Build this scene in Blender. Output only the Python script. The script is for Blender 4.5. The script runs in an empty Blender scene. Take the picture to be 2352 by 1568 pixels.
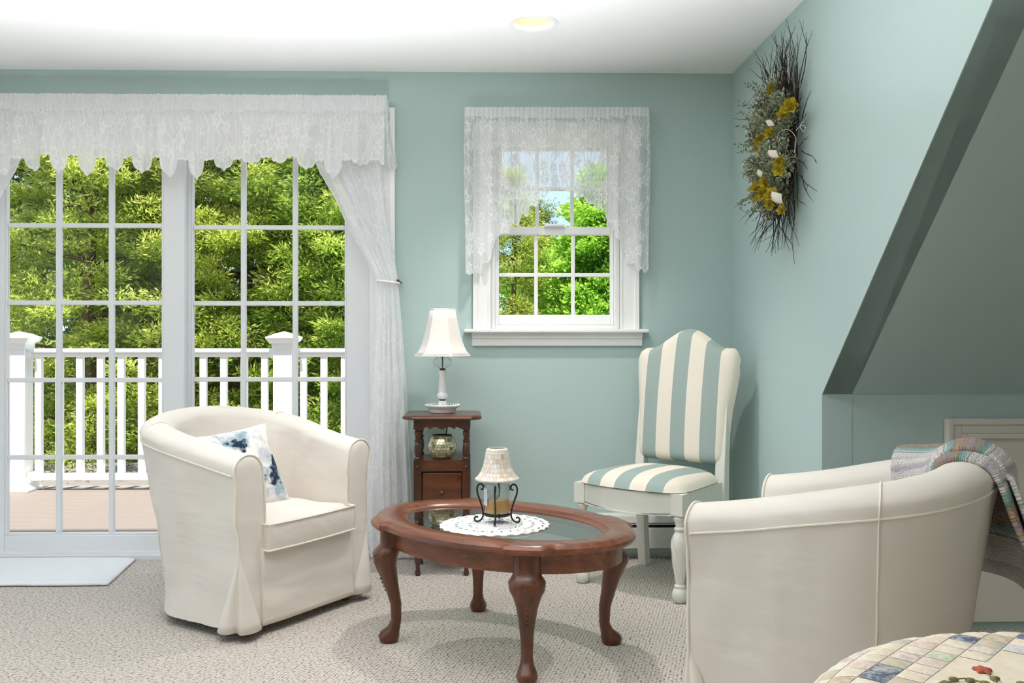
import bpy, bmesh, math, random
import numpy as np
from mathutils import Vector, Matrix, noise

# ------------------------------------------------------------------ camera
SC = bpy.context.scene
COL = SC.collection
PI = math.pi
F, CX, CY, YAW = 2100.0, 1134.0, 784.0, math.radians(1.2)
CAM = (0.0, -4.45, 1.05)
cd = bpy.data.cameras.new('camera')
cam = bpy.data.objects.new('camera', cd)
COL.objects.link(cam)
cam.location = CAM
cam.rotation_euler = (PI / 2, 0, -YAW)
cd.sensor_width = 36.0
cd.lens = F / 2352 * 36.0
cd.shift_x = (1176 - CX) / 2352
cd.clip_end = 300
SC.camera = cam

# ------------------------------------------------------------------ world, sun, exposure
W = bpy.data.worlds.new('sky')
SC.world = W
W.use_nodes = True
nt = W.node_tree
nt.nodes.clear()
g = nt.nodes.new('ShaderNodeNewGeometry') if False else nt.nodes.new('ShaderNodeTexCoord')
sp = nt.nodes.new('ShaderNodeSeparateXYZ')
rp = nt.nodes.new('ShaderNodeValToRGB')
mr = nt.nodes.new('ShaderNodeMapRange')
bg = nt.nodes.new('ShaderNodeBackground')
ow = nt.nodes.new('ShaderNodeOutputWorld')
nt.links.new(g.outputs['Generated'], sp.inputs[0])
nt.links.new(sp.outputs['Z'], mr.inputs['Value'])
mr.inputs['From Min'].default_value = -1
mr.inputs['From Max'].default_value = 1
nt.links.new(mr.outputs[0], rp.inputs[0])
e = rp.color_ramp.elements
e[0].position = 0.0; e[0].color = (.22, .25, .17, 1)
e[1].position = 1.0; e[1].color = (.58, .64, .75, 1)
for p, c in ((.488, (.3, .33, .24, 1)), (.505, (.66, .80, .92, 1)), (.545, (.44, .66, .89, 1)), (.62, (.54, .67, .82, 1)), (.75, (.58, .66, .77, 1))):
    q = e.new(p); q.color = c
nt.links.new(rp.outputs[0], bg.inputs['Color'])
bg.inputs['Strength'].default_value = 1.12
nt.links.new(bg.outputs[0], ow.inputs[0])

sd = bpy.data.lights.new('sun', 'SUN')
sd.energy = 7.6
sd.angle = math.radians(2)
sd.color = (1, .95, .86)
sun = bpy.data.objects.new('sun', sd)
COL.objects.link(sun)
sun.rotation_euler = (math.radians(21), 0, math.radians(-16))   # from behind the house, high left
SC.view_settings.view_transform = 'Standard'
SC.view_settings.look = 'None'
SC.view_settings.exposure = 0.45
SC.view_settings.gamma = 1.0
SC.view_settings.use_curve_mapping = False
SC.cycles.transparent_max_bounces = 24
SC.cycles.max_bounces = 10
SC.cycles.diffuse_bounces = 6
FILL_CAN_POWER = 2.0
DORMER_CAN_POWER = 50.0
FILL_POWER = 46.0
FILL_COLOR = (.925, .96, 1.0)
CAN_COLOR = (1.0, .955, .905)

# ------------------------------------------------------------------ pixel helpers (a pixel is a direction; the surface gives the distance)
def ray(u, v):
    a = (u - CX) / F
    return (a * math.cos(YAW) + math.sin(YAW), math.cos(YAW) - a * math.sin(YAW), -(v - CY) / F)
def at_y(y, u, v):
    d = ray(u, v); t = (y - CAM[1]) / d[1]
    return Vector((d[0] * t, y, CAM[2] + d[2] * t))
def at_z(z, u, v):
    d = ray(u, v); t = (z - CAM[2]) / d[2]
    return Vector((d[0] * t, CAM[1] + d[1] * t, z))
def at_x(x, u, v):
    d = ray(u, v); t = x / d[0]
    return Vector((x, CAM[1] + d[1] * t, CAM[2] + d[2] * t))

# ------------------------------------------------------------------ materials
def lin(c):
    return tuple(((x / 255) / 12.92 if x / 255 <= .04045 else ((x / 255 + .055) / 1.055) ** 2.4) for x in c)
class NT:
    def __init__(s, name):
        s.m = bpy.data.materials.new(name); s.m.use_nodes = True
        s.t = s.m.node_tree; s.n = s.t.nodes; s.b = s.n['Principled BSDF']; s.out = s.n['Material Output']
    def new(s, typ, **kw):
        n = s.n.new('ShaderNode' + typ)
        for k, v in kw.items():
            if k in n.inputs: s.put(n.inputs[k], v)
            else: setattr(n, k, v)
        return n
    def put(s, sock, v):
        if isinstance(v, bpy.types.NodeSocket): s.t.links.new(v, sock)
        elif isinstance(v, (tuple, list)) and len(v) == 3 and sock.type == 'RGBA': sock.default_value = (*v, 1)
        else: sock.default_value = v
    def math(s, op, a, b=0.0, c=None):
        n = s.new('Math', operation=op); s.put(n.inputs[0], a); s.put(n.inputs[1], b)
        if c is not None: s.put(n.inputs[2], c)
        return n.outputs[0]
    def mix(s, f, a, b):
        n = s.n.new('ShaderNodeMix'); n.data_type = 'RGBA'
        s.put(n.inputs[0], f); s.put(n.inputs[6], a); s.put(n.inputs[7], b)
        return n.outputs[2]
    def ramp(s, f, *stops):
        n = s.n.new('ShaderNodeValToRGB'); s.put(n.inputs[0], f); el = n.color_ramp.elements
        while len(el) < len(stops): el.new(.5)
        for q, (p, c) in zip(el, stops):
            q.position = p; q.color = (*c, 1) if len(c) == 3 else c
        return n.outputs[0]
    def coord(s, kind='Object', scale=None):
        o = s.n.new('ShaderNodeTexCoord').outputs[kind]
        if scale is not None:
            m = s.n.new('ShaderNodeMapping'); s.put(m.inputs['Vector'], o)
            m.inputs['Scale'].default_value = scale if isinstance(scale, tuple) else (scale,) * 3
            o = m.outputs[0]
        return o
    def noise(s, vec, scale, detail=3, rough=.5, out=0):
        n = s.new('TexNoise', Scale=scale, Detail=detail, Roughness=rough); s.put(n.inputs['Vector'], vec)
        return n.outputs[out]
    def bump(s, h, strength=.3, dist=.01):
        n = s.new('Bump', Strength=strength, Distance=dist); s.put(n.inputs['Height'], h)
        s.put(s.b.inputs['Normal'], n.outputs[0])
    def set(s, **kw):
        for k, v in kw.items(): s.put(s.b.inputs[k.replace('_', ' ')], v)
        return s
MAT = {}
def plain(name, rgb, rough=.5, spec=.4, var=.04, vscale=6, bump=0.0, bscale=300, metal=0.0, coat=0.0):
    n = NT(name); c = lin(rgb); co = n.coord()
    f = n.noise(co, vscale, 3)
    n.set(Base_Color=n.mix(f, tuple(x * (1 - var) for x in c), tuple(min(1, x * (1 + var)) for x in c)), Roughness=rough, Metallic=metal)
    n.b.inputs['Specular IOR Level'].default_value = spec
    n.b.inputs['Coat Weight'].default_value = coat
    if bump: n.bump(n.noise(co, bscale, 2), bump, .002)
    MAT[name] = n.m
    return n.m
plain('wall_paint', (184, 204, 201), .75, .2, .012, 2, .06, 180)
plain('ceiling_paint', (244, 243, 242), .9, .1, .01, 2, .1, 60)
plain('trim_white', (244, 244, 243), .4, .4, .01)
plain('vinyl_white', (233, 234, 236), .35, .4, .01)
plain('access_paint', (226, 218, 208), .5, .3, .01)
plain('rail_vinyl', (250, 250, 250), .4, .4, .01)
plain('metal_dark', (38, 37, 38), .35, .5, .1, 30, metal=.6)
plain('heater_white', (226, 226, 220), .4, .4, .01)
plain('heater_black', (14, 14, 14), .7)
plain('milk_glass', (240, 240, 240), .15, .6, .01)
plain('shade_fabric', (240, 232, 225), .8, .2, .02, 30, .1, 500)
plain('shade_trim', (248, 247, 245), .6, .2)
plain('brass_dark', (92, 66, 40), .35, .6, .1, 20, metal=.7)
plain('chair_paint', (226, 226, 216), .5, .35, .03, 20)
plain('foot_wood', (150, 92, 50), .4, .4, .1, 15)
plain('iron', (22, 21, 22), .4, .5, .1, 40)
plain('wax', (196, 152, 84), .45, .4, .08, 30)
plain('wax_top', (232, 214, 178), .5, .3, .05, 20)
plain('twig', (58, 46, 40), .8, .2, .35, 40)
plain('shell', (214, 207, 190), .5, .4, .06, 60, .4, 200)
plain('asphalt', (150, 150, 150), .9, .2, .1, .6)
plain('roof_shingle', (122, 118, 115), .9, .1, .2, 3)
plain('siding', (225, 225, 222), .7, .2)
plain('bark', (112, 92, 76), .9, .1, .3, 14, .8, 25)
plain('embroidery_red', (196, 104, 84), .8, .1, .1, 100)
plain('embroidery_green', (134, 136, 92), .8, .1, .1, 100)
plain('cord_dark', (60, 52, 46), .5)
plain('paper_label', (200, 214, 226), .5, .3, .25, 30)
plain('grout', (222, 214, 202), .8, .2)
plain('grout_dark', (120, 112, 84), .6, .3)
plain('tie_pearl', (240, 238, 234), .3, .5)

def wood(name, dark, light, scale=(1, 14, 14), rough=.3, coat=.3):
    n = NT(name); co = n.coord('Object', scale)
    f1 = n.noise(co, 3.0, 5, .6); f2 = n.noise(n.coord('Object', tuple(x * 4 for x in scale)), 4.0, 3, .6)
    f = n.math('ADD', n.math('MULTIPLY', f1, .75), n.math('MULTIPLY', f2, .25))
    n.set(Base_Color=n.ramp(f, (.3, lin(dark)), (.72, lin(light))), Roughness=rough)
    n.b.inputs['Coat Weight'].default_value = coat
    n.b.inputs['Coat Roughness'].default_value = .2
    n.bump(f2, .06, .002)
    MAT[name] = n.m
wood('wood_table', (78, 36, 18), (150, 86, 50))
wood('wood_leg', (60, 28, 14), (120, 64, 34), (14, 14, 1.2))
wood('wood_stand', (58, 29, 15), (122, 68, 38), (2, 14, 9))
wood('wood_stand_leg', (48, 25, 15), (98, 56, 34), (14, 14, 1.5))
wood('deck_board', (116, 105, 100), (130, 120, 115), (1, 30, 30), .8, 0)

def fabric(name, rgb, rgb2=None, weave=900, wr=.32, wscale=3.2, wdist=.03):
    n = NT(name); co = n.coord()
    c = lin(rgb); c2 = lin(rgb2 or tuple(min(255, x + 5) for x in rgb))
    n.set(Base_Color=n.mix(n.noise(co, 3, 2), c, c2), Roughness=.9)
    n.b.inputs['Specular IOR Level'].default_value = .1
    n.b.inputs['Sheen Weight'].default_value = .1
    mpw = n.n.new('ShaderNodeMapping'); n.put(mpw.inputs['Vector'], co); mpw.inputs['Rotation'].default_value = (.5, .45, .3); mpw.inputs['Scale'].default_value = (.8, .8, 2.6)
    big = n.noise(mpw.outputs[0], wscale, 3, .5)
    fine = n.noise(co, weave, 1)
    b1 = n.new('Bump', Strength=wr, Distance=wdist); n.put(b1.inputs['Height'], big)
    b2 = n.new('Bump', Strength=.12, Distance=.001); n.put(b2.inputs['Height'], fine); n.put(b2.inputs['Normal'], b1.outputs[0])
    n.put(n.b.inputs['Normal'], b2.outputs[0])
    MAT[name] = n.m
fabric('slipcover', (231, 223, 214), (237, 230, 221))
fabric('piping_cloth', (240, 232, 220), wr=.1)
fabric('rug_white', (240, 240, 241), (232, 234, 238), 500, .5, 30, .006)
fabric('pillow_back', (236, 234, 232))

def m_carpet():
    n = NT('carpet'); co = n.coord('Object')
    mp = n.n.new('ShaderNodeMapping'); n.put(mp.inputs['Vector'], co); mp.inputs['Scale'].default_value = (84, 118, 1)
    mp.inputs['Rotation'].default_value = (0, 0, math.radians(12))
    wob = n.new('TexNoise', Scale=9.0, Detail=2.0); n.put(wob.inputs['Vector'], co)
    add = n.new('VectorMath', operation='MULTIPLY_ADD'); n.put(add.inputs[0], wob.outputs['Color']); add.inputs[1].default_value = (.7, .7, 0); n.put(add.inputs[2], mp.outputs[0])
    v = n.new('TexVoronoi', Scale=1.0, Randomness=.42, voronoi_dimensions='2D'); n.put(v.inputs['Vector'], add.outputs[0])
    d = v.outputs['Distance']
    fleck = n.noise(co, 130, 2)
    c = n.mix(n.ramp(fleck, (.35, (0, 0, 0)), (.65, (1, 1, 1))), lin((204, 194, 183)), lin((230, 223, 214)))
    c = n.mix(n.ramp(d, (.44, (0, 0, 0)), (.66, (.85, .85, .85))), c, lin((98, 86, 76)))  # shade in the gaps between loops, painted into the colour
    n.set(Base_Color=c, Roughness=.95); n.b.inputs['Specular IOR Level'].default_value = .05
    h = n.math('SUBTRACT', 1.0, d)
    n.bump(h, .9, .006)
    MAT['carpet'] = n.m
m_carpet()

def m_glass(name, tint=(1, 1, 1), ior=1.45, rough=0.0, boost=1.0):
    n = NT(name); n.n.remove(n.b)
    fc = n.new('LayerWeight', Blend=.5).outputs['Facing']; r0 = ((ior - 1) / (ior + 1)) ** 2
    fr = n.math('ADD', r0, n.math('MULTIPLY', n.math('POWER', fc, 5.0), 1 - r0))
    tr = n.new('BsdfTransparent'); tr.inputs[0].default_value = (*tint, 1)
    gl = n.new('BsdfGlossy', Roughness=rough)
    mx = n.new('MixShader')
    n.put(mx.inputs[0], n.math('MULTIPLY', fr, boost)); n.put(mx.inputs[1], tr.outputs[0]); n.put(mx.inputs[2], gl.outputs[0])
    n.put(n.out.inputs[0], mx.outputs[0])
    MAT[name] = n.m
m_glass('pane_glass', (.985, .99, .985), 1.3, 0, .6)
m_glass('table_glass', (.92, .955, .94), 1.5, .0, 1.6)
m_glass('jar_glass', (.96, .975, .985), 1.5, .02, 2.0)

def m_lace(name, amin, amax, scale):
    """white lace: threads (opaque) over net (half open); UV in metres, v = distance below the rod"""
    n = NT(name); n.n.remove(n.b)
    uv = n.n.new('ShaderNodeUVMap').outputs[0]
    wob = n.new('TexNoise', Scale=scale * .7, Detail=1.0); n.put(wob.inputs['Vector'], uv)
    ad = n.new('VectorMath', operation='MULTIPLY_ADD'); n.put(ad.inputs[0], wob.outputs['Color']); ad.inputs[1].default_value = (1.1 / scale,) * 3; n.put(ad.inputs[2], uv)
    # rosettes with petals
    us = n.new('VectorMath', operation='SCALE'); n.put(us.inputs[0], uv); us.inputs['Scale'].default_value = scale
    v = n.new('TexVoronoi', Scale=1.0, Randomness=.75, voronoi_dimensions='2D'); n.put(v.inputs['Vector'], us.outputs[0])
    dv = n.new('VectorMath', operation='SUBTRACT'); n.put(dv.inputs[0], us.outputs[0]); n.put(dv.inputs[1], v.outputs['Position'])
    dx = n.new('SeparateXYZ'); n.put(dx.inputs[0], dv.outputs[0])
    th = n.math('ARCTAN2', dx.outputs['Y'], dx.outputs['X'])
    cr = n.new('SeparateXYZ'); n.put(cr.inputs[0], v.outputs['Color'])
    pet = n.math('SINE', n.math('ADD', n.math('MULTIPLY', th, 6.0), n.math('MULTIPLY', cr.outputs['X'], 6.0)))
    d = n.math('MULTIPLY', v.outputs['Distance'], n.math('ADD', 1.0, n.math('MULTIPLY', pet, .28)))
    d = n.math('MULTIPLY', d, n.math('ADD', .75, n.math('MULTIPLY', cr.outputs['Y'], .6)))
    ring = n.ramp(d, (.0, (1, 1, 1)), (.05, (1, 1, 1)), (.07, (.2, .2, .2)), (.12, (.2, .2, .2)), (.15, (1, 1, 1)), (.27, (1, 1, 1)), (.3, (0, 0, 0)))
    # scrolling stems between them
    wv = n.new('TexWave', Scale=scale * .42, Distortion=9.0, Detail=1.0); wv.inputs['Detail Scale'].default_value = scale * .09; n.put(wv.inputs['Vector'], ad.outputs[0])
    stem = n.ramp(wv.outputs['Fac'], (.40, (0, 0, 0)), (.46, (1, 1, 1)), (.6, (1, 1, 1)), (.66, (0, 0, 0)))
    pat = n.math('MAXIMUM', ring, stem)
    at = n.new('Attribute', attribute_name='solid')
    al = n.math('ADD', amin, n.math('MULTIPLY', pat, amax - amin))
    al = n.math('MAXIMUM', al, at.outputs['Fac'])
    df = n.new('BsdfDiffuse'); df.inputs[0].default_value = (.95, .95, .955, 1)
    tl = n.new('BsdfTranslucent'); tl.inputs[0].default_value = (.95, .95, .955, 1)
    m1 = n.new('MixShader'); m1.inputs[0].default_value = .4; n.put(m1.inputs[1], df.outputs[0]); n.put(m1.inputs[2], tl.outputs[0])
    tr = n.new('BsdfTransparent')
    m2 = n.new('MixShader'); n.put(m2.inputs[0], al); n.put(m2.inputs[1], tr.outputs[0]); n.put(m2.inputs[2], m1.outputs[0])
    n.put(n.out.inputs[0], m2.outputs[0])
    MAT[name] = n.m
m_lace('lace_door', .82, .99, 9)
m_lace('lace_window', .58, .98, 12)
m_lace('lace_panel', .86, .98, 8)

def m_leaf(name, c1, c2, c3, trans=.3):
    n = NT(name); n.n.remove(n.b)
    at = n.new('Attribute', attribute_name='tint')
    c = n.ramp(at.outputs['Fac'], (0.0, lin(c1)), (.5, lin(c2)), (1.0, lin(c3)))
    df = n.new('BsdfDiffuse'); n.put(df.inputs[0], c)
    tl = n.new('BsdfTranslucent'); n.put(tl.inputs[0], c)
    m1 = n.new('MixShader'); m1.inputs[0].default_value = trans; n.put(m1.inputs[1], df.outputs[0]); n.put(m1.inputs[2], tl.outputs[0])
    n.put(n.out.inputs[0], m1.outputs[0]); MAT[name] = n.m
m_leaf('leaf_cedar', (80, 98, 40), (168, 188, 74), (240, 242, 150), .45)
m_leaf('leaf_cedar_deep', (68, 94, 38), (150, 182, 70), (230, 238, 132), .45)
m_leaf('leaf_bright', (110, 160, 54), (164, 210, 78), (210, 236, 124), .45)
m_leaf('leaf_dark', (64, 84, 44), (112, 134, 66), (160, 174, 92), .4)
m_leaf('sprig', (88, 94, 70), (150, 158, 126), (206, 210, 184), .25)
m_leaf('blossom', (150, 130, 122), (206, 194, 184), (232, 228, 218), .2)
m_leaf('petal', (120, 104, 26), (172, 150, 40), (206, 188, 78), .3)

def m_tiles(name, cols, rough, spec, coat=0.0, metal=0.0):
    n = NT(name)
    at = n.new('Attribute', attribute_name='tint')
    c = n.ramp(at.outputs['Fac'], *[(i / (len(cols) - 1), lin(x)) for i, x in enumerate(cols)])
    n.set(Base_Color=c, Roughness=rough, Metallic=metal); n.b.inputs['Specular IOR Level'].default_value = spec
    n.b.inputs['Coat Weight'].default_value = coat
    MAT[name] = n.m
m_tiles('mosaic_shell', [(252, 249, 244), (248, 240, 228), (240, 224, 204), (251, 246, 238), (228, 202, 172)], .3, .5, .3)
m_tiles('mosaic_gold', [(196, 190, 140), (226, 222, 190), (150, 146, 96), (236, 232, 208), (172, 166, 112)], .15, .8, .6, .35)

def m_stripe(name):
    n = NT(name); co = n.coord()
    sx = n.new('SeparateXYZ'); n.put(sx.inputs[0], co)
    f = n.math('PINGPONG', n.math('ADD', sx.outputs['X'], .0), .074)
    st = n.math('LESS_THAN', f, .037)
    streak = n.noise(n.coord('Object', (900, 900, 8)), 1.0, 2)
    teal = n.mix(streak, lin((148, 165, 160)), lin((169, 184, 178)))
    cream = n.mix(streak, lin((232, 222, 206)), lin((240, 231, 217)))
    n.set(Base_Color=n.mix(st, cream, teal), Roughness=.85); n.b.inputs['Specular IOR Level'].default_value = .15
    n.bump(n.noise(co, 700, 1), .12, .001)
    MAT[name] = n.m
m_stripe('stripe_fabric')

def m_pillow():
    n = NT('pillow_print'); co = n.coord()
    a = n.noise(co, 9, 4, .6); b = n.noise(n.coord('Object', (1.2, .8, 1)), 16, 5, .7); d = n.noise(n.coord('Object', (1, 1.3, 1)), 10.5, 2, .5)
    base = n.mix(n.ramp(b, (.45, (0, 0, 0)), (.62, (.8, .8, .8))), lin((240, 238, 234)), lin((186, 190, 198)))
    base = n.mix(n.ramp(a, (.56, (0, 0, 0)), (.66, (.8, .8, .8))), base, lin((118, 156, 172)))
    v = n.new('TexVoronoi', Scale=9.0, Randomness=1.0); n.put(v.inputs['Vector'], co)
    dk = n.math('MULTIPLY', n.ramp(d, (.635, (0, 0, 0)), (.66, (1, 1, 1))), n.ramp(n.noise(co, 60, 2), (.3, (.5, .5, .5)), (.5, (1, 1, 1))))
    base = n.mix(dk, base, lin((44, 56, 76)))
    n.set(Base_Color=base, Roughness=.9); n.b.inputs['Specular IOR Level'].default_value = .1
    n.bump(n.noise(co, 600, 1), .15, .001)
    MAT['pillow_print'] = n.m
m_pillow()

def m_blanket():
    n = NT('knit_throw'); uv = n.n.new('ShaderNodeUVMap').outputs[0]
    sx = n.new('SeparateXYZ'); n.put(sx.inputs[0], uv)
    v = n.math('FRACT', n.math('MULTIPLY', n.math('ADD', sx.outputs['Y'], n.math('MULTIPLY', n.noise(uv, 8, 1), .02)), 2.35))
    W_, L_, T_, G_, O_, P_ = lin((232, 226, 222)), lin((184, 180, 196)), lin((150, 196, 194)), lin((92, 134, 118)), lin((168, 128, 78)), lin((146, 134, 158))
    n_ = n.ramp(v, (0, W_), (.17, W_), (.18, L_), (.30, W_), (.42, W_), (.43, G_), (.455, W_), (.48, W_), (.485, T_), (.56, G_), (.60, O_), (.66, O_), (.68, P_), (.74, O_), (.77, P_), (.82, O_), (.86, G_), (.93, T_), (.94, W_), (.96, G_), (.975, W_))
    for l in n_.node.color_ramp.elements: pass
    sp_ = n.noise(n.coord('UV', (1, 1, 1)), 170, 1)
    c = n.mix(n.ramp(sp_, (.42, (0, 0, 0)), (.6, (.5, .5, .5))), n_, lin((214, 208, 210)))
    n.set(Base_Color=c, Roughness=.95); n.b.inputs['Specular IOR Level'].default_value = .05; n.b.inputs['Sheen Weight'].default_value = .2
    vo = n.new('TexVoronoi', Scale=130.0, Randomness=.6, voronoi_dimensions='2D'); n.put(vo.inputs['Vector'], uv)
    n.bump(n.math('SUBTRACT', 1, vo.outputs['Distance']), .8, .006)
    MAT['knit_throw'] = n.m
m_blanket()

def m_quilt(name, rgb, rgb2, sc=90, thr=.5):
    n = NT(name); co = n.coord('Object')
    f = n.noise(co, sc, 3, .6)
    n.set(Base_Color=n.mix(n.ramp(f, (thr - .06, (0, 0, 0)), (thr + .08, (1, 1, 1))), lin(rgb), lin(rgb2)), Roughness=.9)
    n.b.inputs['Specular IOR Level'].default_value = .1
    n.bump(n.noise(co, 60, 3), .35, .006)
    MAT[name] = n.m
m_quilt('quilt_cream', (240, 226, 204), (246, 235, 217), 20)
QP = []
for i, (a, b) in enumerate([((238, 224, 204), (246, 235, 217)), ((240, 224, 212), (232, 208, 198)), ((212, 212, 214), (238, 230, 220)), ((196, 214, 182), (230, 226, 204)), ((112, 122, 142), (186, 188, 190)), ((206, 190, 168), (228, 212, 190)), ((216, 200, 200), (240, 228, 214)), ((196, 204, 190), (226, 206, 180))]):
    m_quilt('quilt_print_%d' % i, a, b); QP.append('quilt_print_%d' % i)
def m_emit(name, rgb, s):
    n = NT(name); n.set(Base_Color=lin(rgb), Emission_Color=lin(rgb), Emission_Strength=s); MAT[name] = n.m
m_emit('bulb', (255, 228, 190), 1.1)
plain('can_reflector', (252, 242, 222), .35, .5, .02)
plain('doily_thread', (244, 243, 242), .9, .1, .02, 40, .3, 300)

# ------------------------------------------------------------------ mesh helpers
class MB:
    def __init__(s): s.v = []; s.f = []; s.uv = None; s.att = {}
    def add(s, vs, fs):
        o = len(s.v); s.v.extend(tuple(p) for p in vs); s.f.extend(tuple(i + o for i in q) for q in fs); return s
    def box(s, x0, x1, y0, y1, z0, z1):
        return s.add([(x, y, z) for z in (z0, z1) for y in (y0, y1) for x in (x0, x1)],
                     [(0, 2, 3, 1), (4, 5, 7, 6), (0, 1, 5, 4), (2, 6, 7, 3), (0, 4, 6, 2), (1, 3, 7, 5)])
    def loft(s, rings, cap=True, closed=True):
        n = len(rings[0]); o = len(s.v)
        for r in rings: s.v.extend(tuple(p) for p in r)
        m = n if closed else n - 1
        for i in range(len(rings) - 1):
            for j in range(m):
                k = (j + 1) % n
                s.f.append((o + i * n + j, o + i * n + k, o + (i + 1) * n + k, o + (i + 1) * n + j))
        if cap:
            s.f.append(tuple(o + j for j in range(n))[::-1]); e_ = o + (len(rings) - 1) * n
            s.f.append(tuple(e_ + j for j in range(n)))
        return s
    def lathe(s, prof, n=32, c=(0, 0, 0), mod=None, cap=True):
        R = []
        for r, z in prof:
            ring = []
            for j in range(n):
                a = 2 * PI * j / n; rr = r * (mod(a, z) if mod else 1)
                ring.append((c[0] + rr * math.cos(a), c[1] + rr * math.sin(a), c[2] + z))
            R.append(ring)
        return s.loft(R, cap)
    def tube(s, pts, r, n=8, cap=True):
        pts = [Vector(p) for p in pts]; R = []; up = None
        for i, p in enumerate(pts):
            d = (pts[min(i + 1, len(pts) - 1)] - pts[max(i - 1, 0)]).normalized()
            if up is None:
                up = Vector((0, 0, 1)) if abs(d.z) < .9 else Vector((1, 0, 0))
            a = d.cross(up).normalized(); b = a.cross(d).normalized(); up = b
            rr = r[i] if isinstance(r, (list, tuple)) else r
            R.append([p + (a * math.cos(2 * PI * j / n) + b * math.sin(2 * PI * j / n)) * rr for j in range(n)])
        return s.loft(R, cap)
    def prism(s, poly, z0, z1):
        n = len(poly)
        return s.loft([[(x, y, z0) for x, y in poly], [(x, y, z1) for x, y in poly]])
    def grid(s, nu, nv, fn, closed_u=False):
        o = len(s.v)
        for j in range(nv + 1):
            for i in range(nu + 1): s.v.append(tuple(fn(i / nu, j / nv)))
        for j in range(nv):
            for i in range(nu):
                a = o + j * (nu + 1) + i; s.f.append((a, a + 1, a + nu + 2, a + nu + 1))
        return s
    def ico(s, c, r, sub=1):
        b = bmesh.new(); bmesh.ops.create_icosphere(b, subdivisions=sub, radius=1.0)
        rr = r if isinstance(r, tuple) else (r, r, r)
        b.verts.index_update()
        s.add([(c[0] + v.co.x * rr[0], c[1] + v.co.y * rr[1], c[2] + v.co.z * rr[2]) for v in b.verts], [[v.index for v in f.verts] for f in b.faces]); b.free(); return s
    def xf(s, M):
        s.v = [tuple(M @ Vector(p)) for p in s.v]; return s
    def mesh(s, name, mat, smooth=40):
        me = bpy.data.meshes.new(name); me.from_pydata(s.v, [], s.f)
        if smooth:
            me.polygons.foreach_set('use_smooth', [True] * len(me.polygons))
            me.update()
            if smooth < 180: me.set_sharp_from_angle(angle=math.radians(smooth))
        if mat: me.materials.append(MAT[mat])
        if s.uv is not None:
            l = me.uv_layers.new(name='UVMap'); vi = np.empty(len(me.loops), int); me.loops.foreach_get('vertex_index', vi)
            l.data.foreach_set('uv', np.asarray(s.uv, float)[vi].ravel())
        for k, (dom, vals) in s.att.items():
            at = me.attributes.new(k, 'FLOAT', dom); at.data.foreach_set('value', np.asarray(vals, float))
        me.update()
        return me
    def build(s, name, mat, parent=None, smooth=40, bev=0, sub=0, solid=0, segs=2):
        me = s.mesh(name, mat, smooth)
        b = bmesh.new(); b.from_mesh(me); bmesh.ops.recalc_face_normals(b, faces=b.faces) if s.uv is None and not s.att else None; b.to_mesh(me) if s.uv is None and not s.att else None; b.free()
        return link(name, me, parent, bev, sub, solid, segs)
def link(name, me, parent=None, bev=0, sub=0, solid=0, segs=2):
    o = bpy.data.objects.new(name, me); COL.objects.link(o); o.parent = parent
    if solid:
        m = o.modifiers.new('solid', 'SOLIDIFY'); m.thickness = solid; m.offset = 0
    if bev:
        m = o.modifiers.new('bevel', 'BEVEL'); m.width = bev; m.segments = segs; m.limit_method = 'ANGLE'; m.harden_normals = False
    if sub:
        m = o.modifiers.new('sub', 'SUBSURF'); m.levels = m.render_levels = sub
    return o
def tag(o, label=None, cat=None, group=None, kind=None):
    for k, v in (('label', label), ('category', cat), ('group', group), ('kind', kind)):
        if v: o[k] = v
    return o
def thing(name, label, cat, loc=(0, 0, 0), rz=0.0, group=None, kind=None):
    o = bpy.data.objects.new(name, None); COL.objects.link(o); o.location = loc; o.rotation_euler = (0, 0, rz); o.empty_display_size = .05
    return tag(o, label, cat, group, kind)
def bx(name, mat, parent, x0, x1, y0, y1, z0, z1, bev=0.003):
    return MB().box(min(x0, x1), max(x0, x1), min(y0, y1), max(y0, y1), min(z0, z1), max(z0, z1)).build(name, mat, parent, 40, bev)
def smooth01(x): x = max(0.0, min(1.0, x)); return x * x * (3 - 2 * x)
def interp(x, xs, ys): return float(np.interp(x, xs, ys))
def catmull(pts, n=8):
    P = [Vector(p) for p in pts]; out = []
    for i in range(len(P) - 1):
        p0, p1, p2, p3 = P[max(i - 1, 0)], P[i], P[i + 1], P[min(i + 2, len(P) - 1)]
        for k in range(n):
            t = k / n
            out.append(.5 * ((2 * p1) + (p2 - p0) * t + (2 * p0 - 5 * p1 + 4 * p2 - p3) * t * t + (3 * p1 - p0 - 3 * p2 + p3) * t ** 3))
    out.append(P[-1]); return out

# ------------------------------------------------------------------ room shell
ZC = 2.36
XL, XC, XR, YR, YK, ZK = -3.0, 1.263, 3.6, -6.6, -1.151, .858
SLOPE = .936
YS = YK - (ZC - ZK) / SLOPE
DX0, DX1, DZ1 = -2.50, -.475, 2.09        # door opening
WX0, WX1, WZ0, WZ1 = .07, .715, 1.11, 2.04   # window opening
TH = .15
S = dict(kind='structure')
cb = bmesh.new()
tag(MB().box(XL - .2, XR, YR, .02, -.12, 0).build('floor', 'carpet', None, 0), 'beige looped berber carpet covering the room floor', None, **S)
def wall_holes(name, x0, x1, z0, z1, y0, y1, holes, mat, label):
    m = MB(); xs = sorted({x0, x1, *[h[0] for h in holes], *[h[1] for h in holes]})
    for a, b in zip(xs, xs[1:]):
        zs = [z0]
        for h in holes:
            if h[0] <= a and h[1] >= b: zs += [h[2], h[3]]
        zs.append(z1)
        for c, d in zip(zs[::2], zs[1::2]):
            if d - c > 1e-4: m.box(a, b, y0, y1, c, d)
    return m
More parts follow.
